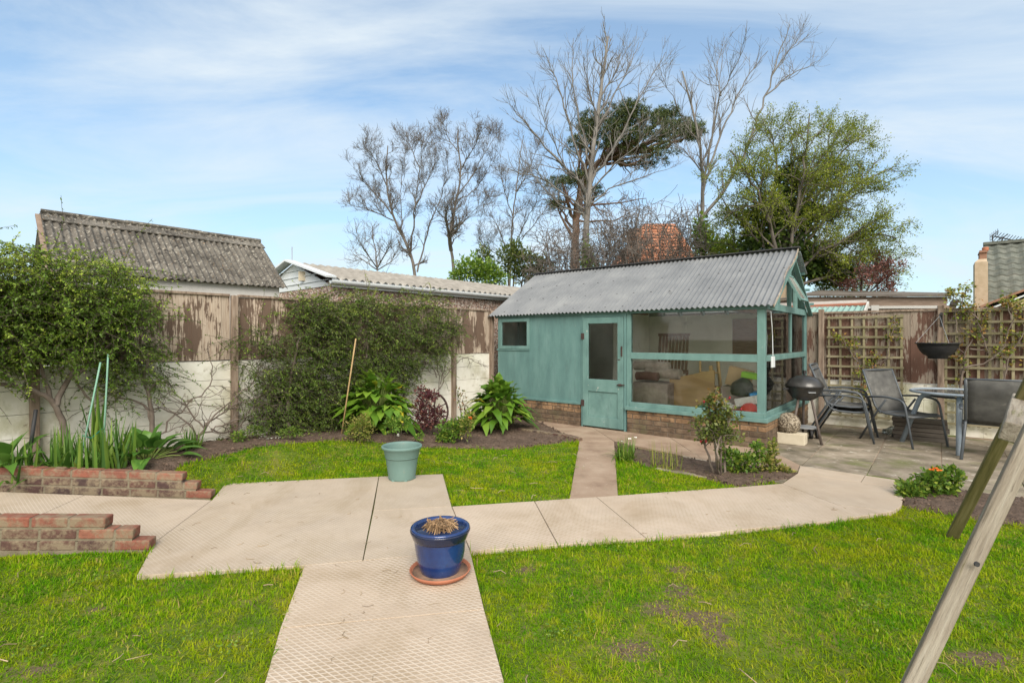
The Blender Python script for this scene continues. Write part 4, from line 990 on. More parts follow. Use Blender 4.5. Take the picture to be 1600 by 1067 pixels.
# ------------------------------------------------------------------ neighbours' garages
def garage_old():
    E = np.array([-3.22, 7.3]); root = thing('garage', 'old pale garage with mossy ribbed grey roof behind the left fence', 'garage', (E[0], E[1], 0))
    D = np.array(FD); U = -np.array(FN); w = .95; L = 2.46; ze, zr = 2.18, 2.94
    def q(l, u, z): p = E - D * l + U * u; return (p[0], p[1], z)
    r = MB(); sl = np.array([U[0] * w, U[1] * w, zr - ze]); corr(r, q(L + .03, -.03, ze), (D[0], D[1], 0), sl, L + .06, np.linalg.norm(sl) + .02, .073, .0135, 8, 3, .008, .002)
    roof = r.build('roof', M['asbestos'], root, True)
    r = MB(); sl = np.array([-U[0] * w, -U[1] * w, zr - ze]); corr(r, q(L + .03, 2 * w + .03, ze), (D[0], D[1], 0), sl, L + .06, np.linalg.norm(sl), .073, .0135, 6, 2, .008); r.build('back_roof', M['asbestos'], root, True)
    c = MB()
    for i in range(3):
        a, b = i * L / 3, (i + 1) * L / 3 + .02
        o = .006 * (i % 2)
        for s in (-1, 1):
            p0 = np.array(q(a - .04, w + s * .09, zr - .05 + o)); p1 = np.array(q(b, w + s * .09, zr - .05 + o)); n = (U[0] * s * .5, U[1] * s * .5, .85)
            c.bar(p0, p1, .20, .016, n)
        c.tube([q(a - .04, w, zr + .028 + o), q(b, w, zr + .028 + o)], .03, 8)
    c.build('ridge_cap', M['asbestos'], roof, True)
    m = MB(); p = [q(.06, .05, 0), q(L - .06, .05, 0), q(L - .06, 2 * w - .05, 0), q(.06, 2 * w - .05, 0)]; m.prism([(a[0], a[1]) for a in p], 0, ze - .0)
    m.build('wall', M['render'], root, True)
    for l in (.07, L - .07):
        g = MB(); A = [q(l - .02, 0.02, ze), q(l - .02, 2 * w - .02, ze), q(l - .02, w, zr - .02), q(l + .02, .02, ze), q(l + .02, 2 * w - .02, ze), q(l + .02, w, zr - .02)]
        g.add(A, [(0, 1, 2), (5, 4, 3), (0, 3, 4, 1), (1, 4, 5, 2), (2, 5, 3, 0)]); g.build('gable', M['oldboard'], root, True)
    b = MB().bar(q(L + .02, -.02, ze - .03), q(L + .02, w, zr - .02), .025, .10, (D[0], D[1], 0)); b.build('bargeboard', M['oldboard'], root, True)
garage_old()
def garage_white():
    E = np.array([-2.87, 8.1]); root = thing('garage', 'pebble dashed garage with white gutter and low ribbed roof behind the fence', 'garage', (E[0], E[1], 0))
    D = np.array(FD); U = -np.array(FN); w = 1.42; L = 6.2; ze, zr = 2.41, 2.80
    def q(l, u, z): p = E + D * l + U * u; return (p[0], p[1], z)
    sl = np.array([U[0] * w, U[1] * w, zr - ze]); r = MB(); corr(r, q(.12, -.02, ze), (D[0], D[1], 0), sl, L, np.linalg.norm(sl), .15, .024, 8, 3, .01)
    roof = r.build('roof', M['cement_roof'], root, True)
    r = MB(); sl2 = np.array([-U[0] * w, -U[1] * w, zr - ze]); corr(r, q(.12, 2 * w + .02, ze), (D[0], D[1], 0), sl2, L, np.linalg.norm(sl2), .15, .024, 6, 2, .01); r.build('back_roof', M['cement_roof'], root, True)
    m = MB(); p = [q(.08, .12, 0), q(L, .12, 0), q(L, 2 * w - .12, 0), q(.08, 2 * w - .12, 0)]; m.prism([(a[0], a[1]) for a in p], 0, ze - .04); m.build('wall', M['pebble'], root, True)
    g = MB(); pts = []; n = 8
    for i in range(n + 1):
        a = math.pi * i / n; pts.append((math.cos(a) * .055, -math.sin(a) * .06))
    vs = []; fs = []
    for l in (0.0, L):
        for x, z in pts: vs.append(q(l, -.03 + x, ze - .03 + z))
        for x, z in pts[::-1]: vs.append(q(l, -.03 + x * .85, ze - .03 + z * .85 + .003))
    k = 2 * (n + 1)
    for i in range(k): fs.append((i, (i + 1) % k, k + (i + 1) % k, k + i))
    g.add(vs, fs); g.build('gutter', M['white_gloss'], root, True)
    f = MB().bar(q(0.06, .04, ze - .06), q(L, .04, ze - .06), .02, .13); f.build('fascia', M['white_gloss'], root, True)
    b = MB(); b.bar(q(.0, -.06, ze + .02), q(.0, w, zr + .03), .03, .17, (D[0], D[1], 0)); b.bar(q(.0, 2 * w + .06, ze + .02), q(.0, w, zr + .03), .03, .17, (D[0], D[1], 0)); b.build('bargeboard', M['white_gloss'], root, True)
    gb = MB(); A = [q(.07, .1, ze - .1), q(.07, 2 * w - .1, ze - .1), q(.07, w, zr - .03), q(.10, .1, ze - .1), q(.10, 2 * w - .1, ze - .1), q(.10, w, zr - .03)]
    gb.add(A, [(0, 1, 2), (5, 4, 3), (0, 3, 4, 1), (1, 4, 5, 2), (2, 5, 3, 0)])
    for z in (ze + .0, ze + .12, ze + .24):
        wz = 1 - (z - ze) / (zr - ze); gb.bar(q(.06, w - wz * w * .9, z), q(.06, w + wz * w * .9, z), .012, .01)
    gb.build('gable', M['white_gloss'], root, True)
    MB().box(q(.05, w * .72, ze + .12), (.12, .05, .16)).build('vent', M['trough'], root, True)
    MB().tube([q(.05, w, zr + .0), q(.05, w, zr + .28)], .008, 6).build('rod', M['alu'], root, True)
    MB().tube([q(5.5, .5, ze + .1), q(5.5, .5, ze + .34)], .03, 8).build('vent_pipe', M['white_gloss'], root, True)
garage_white()
def garage_right():
    o = P(1266, 487, 10.6); root = thing('garage', 'low felt roofed pebble dashed garage beyond the right fence', 'garage', (o[0], o[1], 0))
    D = np.array([RD[0], RD[1]]); U = np.array(SV)
    a = np.array([o[0], o[1]])
    def q(l, u, z): p = a + D * l + U * u; return (p[0], p[1], z)
    L = 2.05
    m = MB(); p = [q(.0, 0, 0), q(L, 0, 0), q(L, 2.4, 0), q(0, 2.4, 0)]; m.prism([(i[0], i[1]) for i in p], 0, 2.18); m.build('wall', M['pebble2'], root, True)
    MB().bar(q(-.1, -.03, 2.24), q(L + .1, -.03, 2.12), .04, .17).build('fascia', M['oldboard'], root, True)
    MB().bar(q(-.1, -.05, 2.10), q(L, -.05, 2.03), .02, .05).bar(q(1.1, -.06, 1.9), q(1.1, -.06, 2.1), .12, .02, (U[0], U[1], 0)).build('trim', M['render'], root, True)
    r = MB(); A = [q(-.2, -.12, 2.34), q(L + .15, -.12, 2.20), q(L + .15, 2.5, 2.42), q(-.2, 2.5, 2.62)]
    r.add(A + [(x, y, z + .035) for x, y, z in A], [(3, 2, 1, 0), (4, 5, 6, 7), (0, 1, 5, 4), (1, 2, 6, 5), (2, 3, 7, 6), (3, 0, 4, 7)]); r.build('roof', M['felt'], root, True)
    MB().tube([q(L + .2, -.1, 2.10), q(L + .2, 2.4, 2.10)], .055, 10).build('gutter', M['dark_metal'], root, True)
    MB().b2([x - .1 for x in q(L + .05, .0, 1.9)], [x + .1 for x in q(L + .05, 0, 1.95)]).build('downpipe', M['oldboard'], root, True)
garage_right()
def leanto():
    o = P(1268, 488, 9.75); a = o[:2]; D = np.array(RD); U = np.array(SV); root = thing('lean_to', 'small lean-to with pale green ribbed roof and red edge behind the summerhouse', 'lean-to', (a[0], a[1], 0))
    def q(l, u, z): p = a + D * l + U * u; return (p[0], p[1], z)
    r = MB(); sl = np.array([U[0] * .5, U[1] * .5, .13]); corr(r, q(-.3, -.0, 1.95), (D[0], D[1], 0), sl, 1.12, .5, .09, .015, 8, 2, .006); r.build('roof', M['greencorr'], root, True)
    MB().bar(q(-.3, .5, 2.11), q(.82, .5, 2.11), .08, .04).build('ridge_trim', M['redtrim'], root, True)
    MB().bar(q(-.3, .56, 2.16), q(.82, .56, 2.16), .05, .06).bar(q(.84, -.05, 1.93), q(.84, .55, 2.12), .03, .08).build('white_trim', M['render'], root, True)
    m = MB(); p = [q(-.25, .02, 0), q(.78, .02, 0), q(.78, .5, 0), q(-.25, .5, 0)]; m.prism([(i[0], i[1]) for i in p], 0, 1.9); m.build('wall', M['oldboard'], root, True)
leanto()

def bungalow():
    Y = 16.0; o = P(1535, 530, Y); root = thing('bungalow', 'cream bungalow with grey tiled roof and tall chimney at the right edge', 'bungalow', (o[0], o[1], 0))
    def pt(px, py, dy=0): return P(px, py, Y + dy)
    z = lambda py, dy=0: EYE - (py - HZ) / F * (Y + dy)
    x = lambda px, dy=0: (px - 800) / F * (Y + dy)
    # tiled main roof rising away from the viewer
    x0, x1 = x(1542), x(1542) + 7.5; ze, zr = z(498), z(387, 2.2); y0, y1 = Y, Y + 2.4
    mb = MB(); rows = 13; cols = int((x1 - x0) / .3)
    sl = math.hypot(y1 - y0, zr - ze)
    k = 6; nx = cols * k
    for r in range(rows):
        f0, f1 = r / rows, (r + 1.1) / rows; vs = []; fs = []
        for ff, lift in ((f0, .05), (f1, .0)):
            for i in range(nx + 1):
                w = .028 * math.sin(2 * math.pi * i / k)
                vs.append((x0 + (x1 - x0) * i / nx, y0 + (y1 - y0) * ff, ze + (zr - ze) * ff + lift + w))
        for i in range(nx + 1): vs.append((vs[i][0], vs[i][1], vs[i][2] - .05))
        for i in range(nx): fs.append((i, i + 1, nx + 2 + i, nx + 1 + i)); fs.append((i + 1, i, 2 * nx + 2 + i, 2 * nx + 3 + i))
        mb.add(vs, fs)
    roof = mb.build('roof', M['greentile'], root, True)
    MB().bar((x0, y1, zr + .04), (x1, y1, zr + .04), .22, .10).build('ridge_tiles', M['greentile'], roof, True)
    MB().add([(x0, y1, zr), (x1, y1, zr), (x1, y1 + 2.4, ze), (x0, y1 + 2.4, ze)], [(0, 1, 2, 3)]).build('rear_roof', M['greentile'], root, True)
    m = MB().b2((x0 + .1, y0 + .25, 0), (x1, y1 + 2.1, ze - .02)); m.build('wall', M['cream'], root, True)
    g = MB(); gx = x0 + .1; g.add([(gx, y0 + .2, ze - .05), (gx, y1 + 2.2, ze - .05), (gx, y1, zr - .03), (gx + .1, y0 + .2, ze - .05), (gx + .1, y1 + 2.2, ze - .05), (gx + .1, y1, zr - .03)], [(0, 2, 1), (3, 4, 5), (0, 1, 4, 3), (1, 2, 5, 4), (2, 0, 3, 5)]); g.build('gable', M['cream'], root, True)
    # front wing with its own gable facing us
    wx0 = x(1545); wz = z(483); ax_, az = wx0 + 2.6, z(483) + 1.25
    wing = MB(); wy = Y - .9
    wing.b2((wx0 + .1, wy, 0), (wx0 + 5.1, wy + 1.4, wz - .02)); wing.add([(wx0 + .1, wy, wz - .02), (wx0 + 5.1, wy, wz - .02), (ax_, wy, az - .1), (wx0 + .1, wy + 2.6, wz - .02), (wx0 + 5.1, wy + 2.6, wz - .02), (ax_, wy + 2.6, az - .1)], [(0, 1, 2), (5, 4, 3), (0, 3, 4, 1), (1, 4, 5, 2), (2, 5, 3, 0)])
    wing.build('wing', M['cream'], root, True)
    b = MB().bar((wx0 - .25, wy - .12, wz - .12), (ax_, wy - .12, az + .02), .04, .22, (0, 1, 0)); b.bar((ax_, wy - .12, az + .02), (wx0 + 5.4, wy - .12, wz - .12), .04, .22, (0, 1, 0)); b.build('bargeboard', M['white_gloss'], root, True)
    b = MB().bar((wx0 - .3, wy + 1.2, wz + .02), (ax_, wy + 1.2, az + .15), 2.9, .06, (-.45, 0, .9)); b.bar((ax_, wy + 1.2, az + .15), (wx0 + 5.4, wy + 1.2, wz - .0), 2.9, .06, (.45, 0, .9)); b.build('wing_roof', M['redbrickfar'], root, True)
    MB().b2((wx0 - .3, wy - .2, wz - .2), (wx0 + .1, wy + 1.0, wz - .10)).build('gutter', M['dark_metal'], root, True)
    # chimney
    cx0, cx1 = x(1526.5), x(1541); c = MB().b2((cx0, Y + .2, 0), (cx1 + .02, Y + 1.1, z(408))); c.add([(cx0, Y + .2, z(408)), (cx1, Y + .2, z(408)), (cx1, Y + 1.1, z(408)), (cx0, Y + 1.1, z(408)), (x(1531), Y + .3, z(403)), (cx1, Y + .3, z(403)), (cx1, Y + 1., z(403)), (x(1531), Y + 1., z(403))], [(0, 1, 5, 4), (1, 2, 6, 5), (2, 3, 7, 6), (3, 0, 4, 7), (4, 5, 6, 7)])
    ch = c.build('chimney', M['chimrender'], root, True)
    MB().b2((x(1532.5), Y + .32, z(403)), (x(1541), Y + .98, z(389))).b2((x(1531.8), Y + .28, z(393)), (x(1541.7), Y + 1.02, z(391))).build('stack', M['redbrickfar'], ch, True)
    MB().lathe([(.07, 0), (.08, .03), (.085, .1), (.07, .12)], (x(1540), Y + .6, z(389)), 14).build('chimney_pot', M['terracotta'], ch, True)
    # aerials
    a = MB(); p = pt(1564, 385, 2.2); q = pt(1567, 370, 2.2); a.tube([p, q], 0.0204, 6); a.tube([pt(1554, 369.5, 2.2), pt(1590, 377, 2.2)], 0.0238, 6)
    for f in np.linspace(0, 1, 9):
        c_ = pt(1554, 369.5, 2.2) * (1 - f) + pt(1590, 377, 2.2) * f; a.tube([c_ + np.array([0, -.15, .12]), c_ + np.array([0, .15, -.12])], 0.0102, 5)
    a.tube([pt(1561, 375, 2.2), pt(1575, 366, 2.2)], 0.0170, 6); a.tube([pt(1551, 380, 2.2), pt(1551, 368, 2.2)], 0.0170, 6); a.tube([pt(1548, 370, 2.2), pt(1560, 361, 2.2)], 0.0153, 6)
    for i in range(5):
        c_ = pt(1547 + i * 3, 371 - i * 2, 2.2); a.tube([c_ + np.array([0, 0, -.12]), c_ + np.array([0, 0, .12])], 0.0085, 5)
    ae = a.build('aerial', M['dark_metal'], root, True); ae.rotation_euler.z = -math.atan2(RD[1], RD[0])
    root.rotation_euler.z = math.atan2(RD[1], RD[0])     # squared up with the plots
bungalow()
def far_house():
    Y = 30.; o = P(1020, 530, Y); root = thing('house', 'house with bright orange tiled roof behind the bare trees', 'house', (o[0], o[1], 0))
    x = lambda px: (px - 800) / F * Y; z = lambda py: EYE - (py - HZ) / F * Y
    x0, x1, xr = x(958), x(1092), x(1090); ze, zr = z(425), z(347)
    mb = MB(); mb.add([(x0, Y, ze), (x1 + .4, Y, ze), (x(1082), Y + 3.2, zr + .62), (x(1028), Y + 3.2, zr + .62)], [(0, 1, 2, 3)]); mb.add([(x1 + .4, Y, ze), (x1 + .6, Y + 6.4, ze), (x(1082), Y + 3.2, zr + .62)], [(0, 1, 2)]); mb.add([(x1 + .6, Y + 6.4, ze), (x0, Y + 6.4, ze), (x(1028), Y + 3.2, zr + .62), (x(1082), Y + 3.2, zr + .62)], [(0, 1, 2, 3)]); mb.add([(x0, Y + 6.4, ze), (x0, Y, ze), (x(1028), Y + 3.2, zr + .62)], [(0, 1, 2)])
    # tile courses as thin raised strips
    for i in range(1, 16):
        f = i / 16; a = np.array([x0, Y, ze]) * (1 - f) + np.array([x(1028), Y + 3.2, zr + .62]) * f; b = np.array([x1 + .4, Y, ze]) * (1 - f) + np.array([x(1082), Y + 3.2, zr + .62]) * f
        mb.bar(a + np.array([.1, -.02, .02]), b + np.array([-.1, -.02, .02]), .05, .03)
    mb.build('roof', M['orangetile'], root, True)
    MB().b2((x0 + .3, Y + .3, 0), (x1, Y + 6., ze - .01)).build('wall', M['redbrickfar'], root, True)
    MB().b2((x(990), Y + .9, ze), (x(1008), Y + 1.7, z(352))).b2((x(989), Y + .85, z(356)), (x(1009), Y + 1.75, z(353.5))).build('chimney', M['redbrickfar'], root, True)
    for px in (975, 1000, 1030, 1060):
        MB().b2((x(px) - .5, Y + .27, ze - 2.), (x(px) + .5, Y + .296, ze - .6)).build('window', M['darkglass'], root, True)
far_house()
def far_roof():
    Y = 26; o = P(1400, 530, Y); root = thing('house', 'distant grey slate roof peeping over the felt roofed garage', 'house', (o[0], o[1], 0))
    a, b = P(1385, 466, Y), P(1418, 466, Y); c, d = P(1398, 457, Y + 2), P(1414, 455, Y + 2)
    MB().add([a, b, d, c, P(1418, 466, Y + 4), P(1385, 466, Y + 4)], [(0, 1, 2, 3), (1, 4, 2), (4, 5, 3, 2), (5, 0, 3)]).build('roof', M['slate'], root, True)
    MB().b2((a[0] + .1, Y + .1, 0), (b[0] - .1, Y + 3.9, a[2] - .02)).build('wall', M['render'], root, True)
far_roof()

# ------------------------------------------------------------------ trees beyond the fence
def bare_tree(name, label, Y, base_px, trunk, limbs, r0, bark, spec, nsp=(7, 4), l=(.7, 1.8), lv=1, ang=38, group='bare trees beyond the fence', zspread=1.0, thin=.58):
    r0 *= thin * 1.15; limbs = [(q[0] * thin, q[1]) for q in limbs]
    b = P(base_px, 530, Y); root = thing(name, label, 'tree', (b[0], b[1], 0), 0, group)
    tp = [P(x, y, Y) for x, y in trunk]; tp.insert(0, np.array([b[0], b[1], -.05])); tp = resample(tp, .35, .01)
    rad = np.linspace(r0, r0 * .22, len(tp)) ; rad[0] *= 1.25
    tb = [(tp, rad)]; br = []
    sprout(br, tp, rad, nsp[0], l[0], l[1], ang, lv, spec, .45)
    for i, (lr, pts) in enumerate(limbs):
        dz = zspread * ((i * .618) % 1 - .5) * 2
        n = len(pts); q = [P(x, y, Y + dz * (1.6 * k / max(n - 1, 1))) for k, (x, y) in enumerate(pts)]
        q = resample(q, .3, .025); ra = np.linspace(lr, max(lr * .2, spec['rmin']), len(q)); br.append((q, ra))
        sprout(br, q, ra, nsp[1], l[0], l[1], ang, lv, spec, .15)
    tubes('trunk', bark, root, tb, 8); tubes('crown', bark, root, br, 4)
    return root
SP = dict(wig=.14, up=.22, lift=.07, ratio=.5, n=6, rmin=.0038)
bare_tree('bare_tree', 'tall bare grey tree with many upswept limbs in front of the pine', 17, 912, [(914, 400), (917, 350), (920, 310), (926, 240), (938, 150), (950, 58)],
  [(.08, [(920, 310), (900, 275), (865, 245), (835, 212), (800, 165)]), (.07, [(918, 330), (890, 310), (850, 280), (818, 272), (788, 262)]), (.075, [(921, 290), (900, 230), (880, 160), (865, 110), (848, 75)]),
   (.07, [(924, 270), (908, 200), (893, 130), (896, 60)]), (.075, [(924, 280), (960, 230), (1000, 150), (1040, 82)]), (.06, [(920, 300), (955, 262), (985, 235), (1030, 208)]), (.06, [(929, 220), (955, 160), (985, 100), (998, 66)]),
   (.05, [(932, 190), (918, 130), (912, 85)]), (.05, [(918, 335), (880, 325), (842, 290), (815, 240)]), (.05, [(940, 150), (965, 110), (975, 75)]), (.045, [(893, 280), (860, 215), (838, 150)]), (.05, [(919, 320), (960, 290), (1010, 275), (1050, 262)])],
  .23, M['bark'], SP, (22, 15), (.5, 1.6), 1, 36)
bare_tree('bare_tree', 'leggy bare grey tree with one long limb sweeping up right beside the ivy', 16, 1096, [(1096, 400), (1097, 330), (1099, 290), (1093, 220), (1076, 150), (1066, 112)],
  [(.075, [(1098, 320), (1106, 240), (1126, 150), (1160, 80)]), (.07, [(1098, 300), (1122, 220), (1150, 150), (1176, 112), (1200, 80)]), (.095, [(1098, 340), (1130, 300), (1168, 232), (1195, 150), (1222, 75), (1234, 38)]),
   (.045, [(1195, 150), (1225, 125), (1255, 108), (1282, 94)]), (.04, [(1205, 120), (1215, 95), (1250, 60)]), (.045, [(1093, 230), (1062, 175), (1036, 122)]), (.05, [(1106, 240), (1115, 180), (1122, 110)]), (.045, [(1097, 270), (1070, 235), (1040, 215)]), (.04, [(1126, 150), (1118, 110), (1128, 75)])],
  .16, M['bark'], SP, (14, 12), (.5, 1.4), 1, 34)
SPW = dict(wig=.30, up=.25, lift=.08, ratio=.58, n=6, rmin=.0036)
bare_tree('bare_tree', 'dense twiggy bare tree, leftmost of the big ones, above the white gutter', 21, 652, [(650, 430), (640, 390), (612, 335), (602, 280), (606, 228)],
  [(.08, [(642, 392), (648, 330), (656, 262), (660, 220)]), (.07, [(612, 335), (582, 298), (552, 262)]), (.06, [(604, 290), (585, 245), (572, 232)]), (.08, [(652, 425), (668, 360), (692, 300), (700, 245)]), (.055, [(656, 262), (640, 230), (634, 216)]), (.06, [(615, 345), (575, 325), (548, 320)]), (.06, [(650, 320), (680, 260), (682, 228)]), (.05, [(630, 370), (625, 300), (632, 240)])],
  .18, M['bark_brown'], SPW, (16, 15), (.45, 1.25), 2, 38, thin=.46)
bare_tree('bare_tree', 'wavy branched bare tree with a sawn-off stub beside its trunk', 20, 712, [(710, 420), (702, 375), (712, 315), (722, 262), (712, 215), (716, 202)],
  [(.16, [(705, 392), (698, 352), (695, 322)]), (.055, [(716, 305), (738, 272), (760, 235), (776, 212)]), (.05, [(722, 262), (742, 225), (755, 202)]), (.05, [(712, 315), (740, 300), (772, 250)]), (.045, [(718, 240), (698, 215), (690, 195)]), (.045, [(704, 372), (735, 335), (760, 310)])],
  .15, M['bark_brown'], SPW, (12, 14), (.45, 1.2), 2, 38, thin=.5)
bare_tree('bare_tree', 'slender bare tree with fine purple-brown twigs between the sawn one and the tall one', 23, 795, [(797, 400), (800, 350), (806, 300), (812, 250), (818, 212)],
  [(.06, [(797, 395), (826, 340), (846, 295)]), (.05, [(802, 340), (785, 290), (782, 240)]), (.05, [(808, 300), (830, 260), (838, 225)]), (.05, [(796, 400), (775, 350), (760, 315)]), (.05, [(815, 375), (850, 330), (868, 300)]), (.045, [(796, 410), (755, 385), (745, 350)])],
  .11, M['bark_brown'], SPW, (14, 13), (.5, 1.4), 2, 36, thin=.5)
bare_tree('bare_tree', 'small bare bushy tree rising behind the white gable', 19, 590, [(590, 425), (588, 408)],
  [(.05, [(590, 420), (570, 390), (552, 365)]), (.05, [(590, 418), (585, 380), (582, 352)]), (.05, [(590, 418), (606, 390), (612, 362)]), (.045, [(590, 422), (562, 405), (545, 385)]), (.04, [(590, 422), (615, 405), (628, 385)])],
  .09, M['bark_brown'], SPW, (6, 11), (.5, 1.2), 1, 34)
def thicket(label, Y, x0, x1, ytop, n, bark, seed_l=(.8, 1.6)):
    c = P((x0 + x1) / 2, 530, Y); root = thing('bare_shrub', label, 'shrub', (c[0], c[1], 0), 0, 'bare shrubs beyond the fence'); br = []
    for i in range(n):
        px = rng.uniform(x0, x1); p0 = P(px, 530, Y + rng.uniform(-.7, .7)); p0[2] = 0; p1 = P(px + rng.uniform(-30, 30), rng.uniform(ytop, ytop + 55), Y + rng.uniform(-1, 1))
        q = resample([p0, p0 * .45 + p1 * .55 + rng.normal(scale=.12, size=3), p1], .25, .045); ra = np.linspace(.024, .008, len(q)); br.append((q, ra))
        sprout(br, q, ra, 10, seed_l[0], seed_l[1], 50, 1, dict(wig=.35, up=.0, lift=-.02, ratio=.5, n=4, rmin=.007), .5)
    tubes('branches', bark, root, br, 3)
thicket('tangled leafless brown shrub in front of the orange roof', 14, 945, 1080, 318, 48, M['bark_brown'])
thicket('lower leafless brown shrub between the dark evergreen and the pine trunk', 14.5, 845, 925, 362, 24, M['bark_brown'])

def pine():
    Y = 20; b = P(896, 530, Y); root = thing('pine_tree', 'dark flat topped pine with a leaning right hand crown', 'tree', (b[0], b[1], 0))
    tp = resample([np.array([b[0], Y, 0]), P(898, 400, Y), P(902, 330, Y), P(908, 290, Y), P(925, 262, Y), P(955, 240, Y), P(985, 215, Y)], .4, .02)
    tubes('trunk', M['bark_pine'], root, [(tp, np.linspace(.23, .07, len(tp)))], 10)
    br = []; blobs = []
    for px, py, rx, ry, k in [(930, 205, 42, 20, 1), (965, 185, 45, 18, 1.2), (1005, 185, 42, 17, 1.2), (1045, 205, 42, 15, 1), (1080, 203, 18, 10, .8), (905, 225, 25, 18, .9), (950, 225, 40, 16, 1.0), (1000, 215, 40, 12, 1), (1025, 238, 40, 9, .6), (1060, 195, 30, 12, .8),
                              (878, 285, 28, 10, .7), (905, 278, 22, 9, .6), (870, 320, 18, 6, .4), (1010, 255, 40, 7, .5), (930, 300, 20, 6, .3), (985, 172, 22, 10, 1.1), (920, 190, 20, 12, .8), (1085, 208, 16, 8, .9), (1040, 180, 25, 10, 1), (965, 205, 60, 14, 1.3)]:
        for _ in range(2):
            dy = rng.uniform(-1.6, 1.6); c = P(px, py, Y + dy); blobs.append((c, rx / F * Y, ry / F * Y, k))
            i = np.argmin(np.linalg.norm(tp - c, axis=1)); s = tp[max(4, i - 3)]
            q = resample([s, s * .4 + c * .6 - np.array([0, 0, .25]), c], .3, .05); br.append((q, np.linspace(.08, .02, len(q))))
            sprout(br, q, np.linspace(.06, .02, len(q)), 6, .4, 1.0, 50, 0, dict(wig=.25, up=.2, lift=.05, ratio=.5, n=2, rmin=.009), .4)
    for px in (640, ): pass
    for pts in ([(905, 320), (960, 318), (1010, 310)], [(905, 330), (870, 320), (850, 312)], [(904, 345), (950, 346), (985, 342)]):
        q = resample([P(x, y, Y) for x, y in pts], .3, .04); br.append((q, np.linspace(.05, .012, len(q)))); sprout(br, q, np.linspace(.05, .012, len(q)), 9, .4, 1.2, 50, 1, dict(wig=.3, up=0, lift=0, ratio=.5, n=3, rmin=.008), .2)
    tubes('branches', M['bark_pine'], root, br, 4)
    C = []; D = []
    for c, rx, rz, k in blobs:
        n = int(40 * k); t = rdir(n) * (rng.random((n, 1)) ** .45) * np.array([rx, .75, rz]); tc = c + t
        for p in tc:
            m = 26; d = rdir(m); d[:, 2] = d[:, 2] * .7 + .35; C.append(p + rdir(m) * .10 * rng.random((m, 1))); D.append(d)
    C = np.concatenate(C); D = np.concatenate(D); leaves('foliage', M['pine'], root, C, D, rng.uniform(.10, .19, len(C)), .024)
pine()

def leafy(name, label, cat, Y, base_px, stems, leafm, bark, nl, ll, per=9, sp=None, r0=.05, group=None, extra=None, lv=1, nsp=10, l=(.5, 1.3), zs=1.0, jitter=.05, wfac=.55):
    b = P(base_px, 530, Y); z0 = float(height(b[0], b[1])); root = thing(name, label, cat, (b[0], b[1], z0), 0, group); br = []; ends = []
    sp = sp or dict(wig=.22, up=.15, lift=.03, ratio=.5, n=4, rmin=.006)
    for i, (r, pts) in enumerate(stems):
        dz = zs * ((i * .618) % 1 - .5) * 2; n = len(pts); q = [P(x, y, Y + dz * k / max(n - 1, 1)) for k, (x, y) in enumerate(pts)]
        q = resample(q, .25, .02); ra = np.linspace(r, max(r * .25, sp['rmin']), len(q)); br.append((q, ra)); ends.append(q)
        sprout(br, q, ra, nsp, l[0], l[1], 42, lv, sp, .25, ends)
    tubes('branches', bark, root, br, 4)
    k = rng.integers(0, len(ends), nl); f = rng.random(nl) ** .7; C = np.empty((nl, 3)); D = np.empty((nl, 3))
    for i in range(nl):
        e = ends[k[i]]; t = f[i] * (len(e) - 1); j = min(int(t), len(e) - 2); C[i] = e[j] + (e[j + 1] - e[j]) * (t - j); D[i] = e[j + 1] - e[j]
    C += rng.normal(scale=jitter, size=C.shape); D = nrm(nrm(D) + rdir(nl) * .9)
    leaves('foliage', leafm, root, C, D, rng.uniform(ll[0], ll[1], nl), rng.uniform(ll[0], ll[1], nl) * wfac)
    return root
gt = leafy('leafing_tree', 'wide yellow green tree just coming into leaf, rightmost of the tall trees', 'tree', 13, 1225,
  [(0.066, [(1222, 470), (1215, 400), (1195, 320), (1160, 260), (1140, 235)]), (0.061, [(1225, 440), (1225, 350), (1215, 260), (1200, 200)]), (0.061, [(1225, 430), (1245, 330), (1260, 250), (1265, 178)]), (0.055, [(1228, 420), (1270, 320), (1310, 240), (1350, 210)]),
   (0.055, [(1230, 420), (1290, 340), (1340, 285), (1395, 262)]), (0.050, [(1232, 430), (1300, 385), (1350, 360), (1400, 372)]), (0.044, [(1232, 440), (1290, 410), (1340, 400), (1380, 395)]), (0.039, [(1220, 420), (1180, 370), (1140, 330), (1120, 290)]), (0.044, [(1228, 380), (1285, 270), (1300, 205)]), (0.044, [(1228, 380), (1240, 290), (1235, 215)]), (0.039, [(1230, 400), (1310, 310), (1365, 300)]), (0.039, [(1222, 430), (1170, 400), (1135, 380)]), (.045, [(1235, 450), (1280, 435), (1330, 425), (1372, 428)]), (.045, [(1232, 445), (1275, 390), (1325, 375), (1372, 340)]), (.045, [(1228, 400), (1262, 340), (1290, 300), (1330, 255)]), (.04, [(1225, 400), (1205, 330), (1180, 290), (1165, 230)]), (.04, [(1230, 440), (1262, 420), (1300, 440), (1340, 450)]), (.04, [(1226, 390), (1250, 310), (1280, 240), (1330, 215)])],
  M['springleaf'], M['bark_brown'], 92000, (.028, .056), sp=dict(wig=.22, up=.08, lift=.0, ratio=.55, n=5, rmin=.0045), nsp=17, l=(.5, 1.35), zs=1.3)
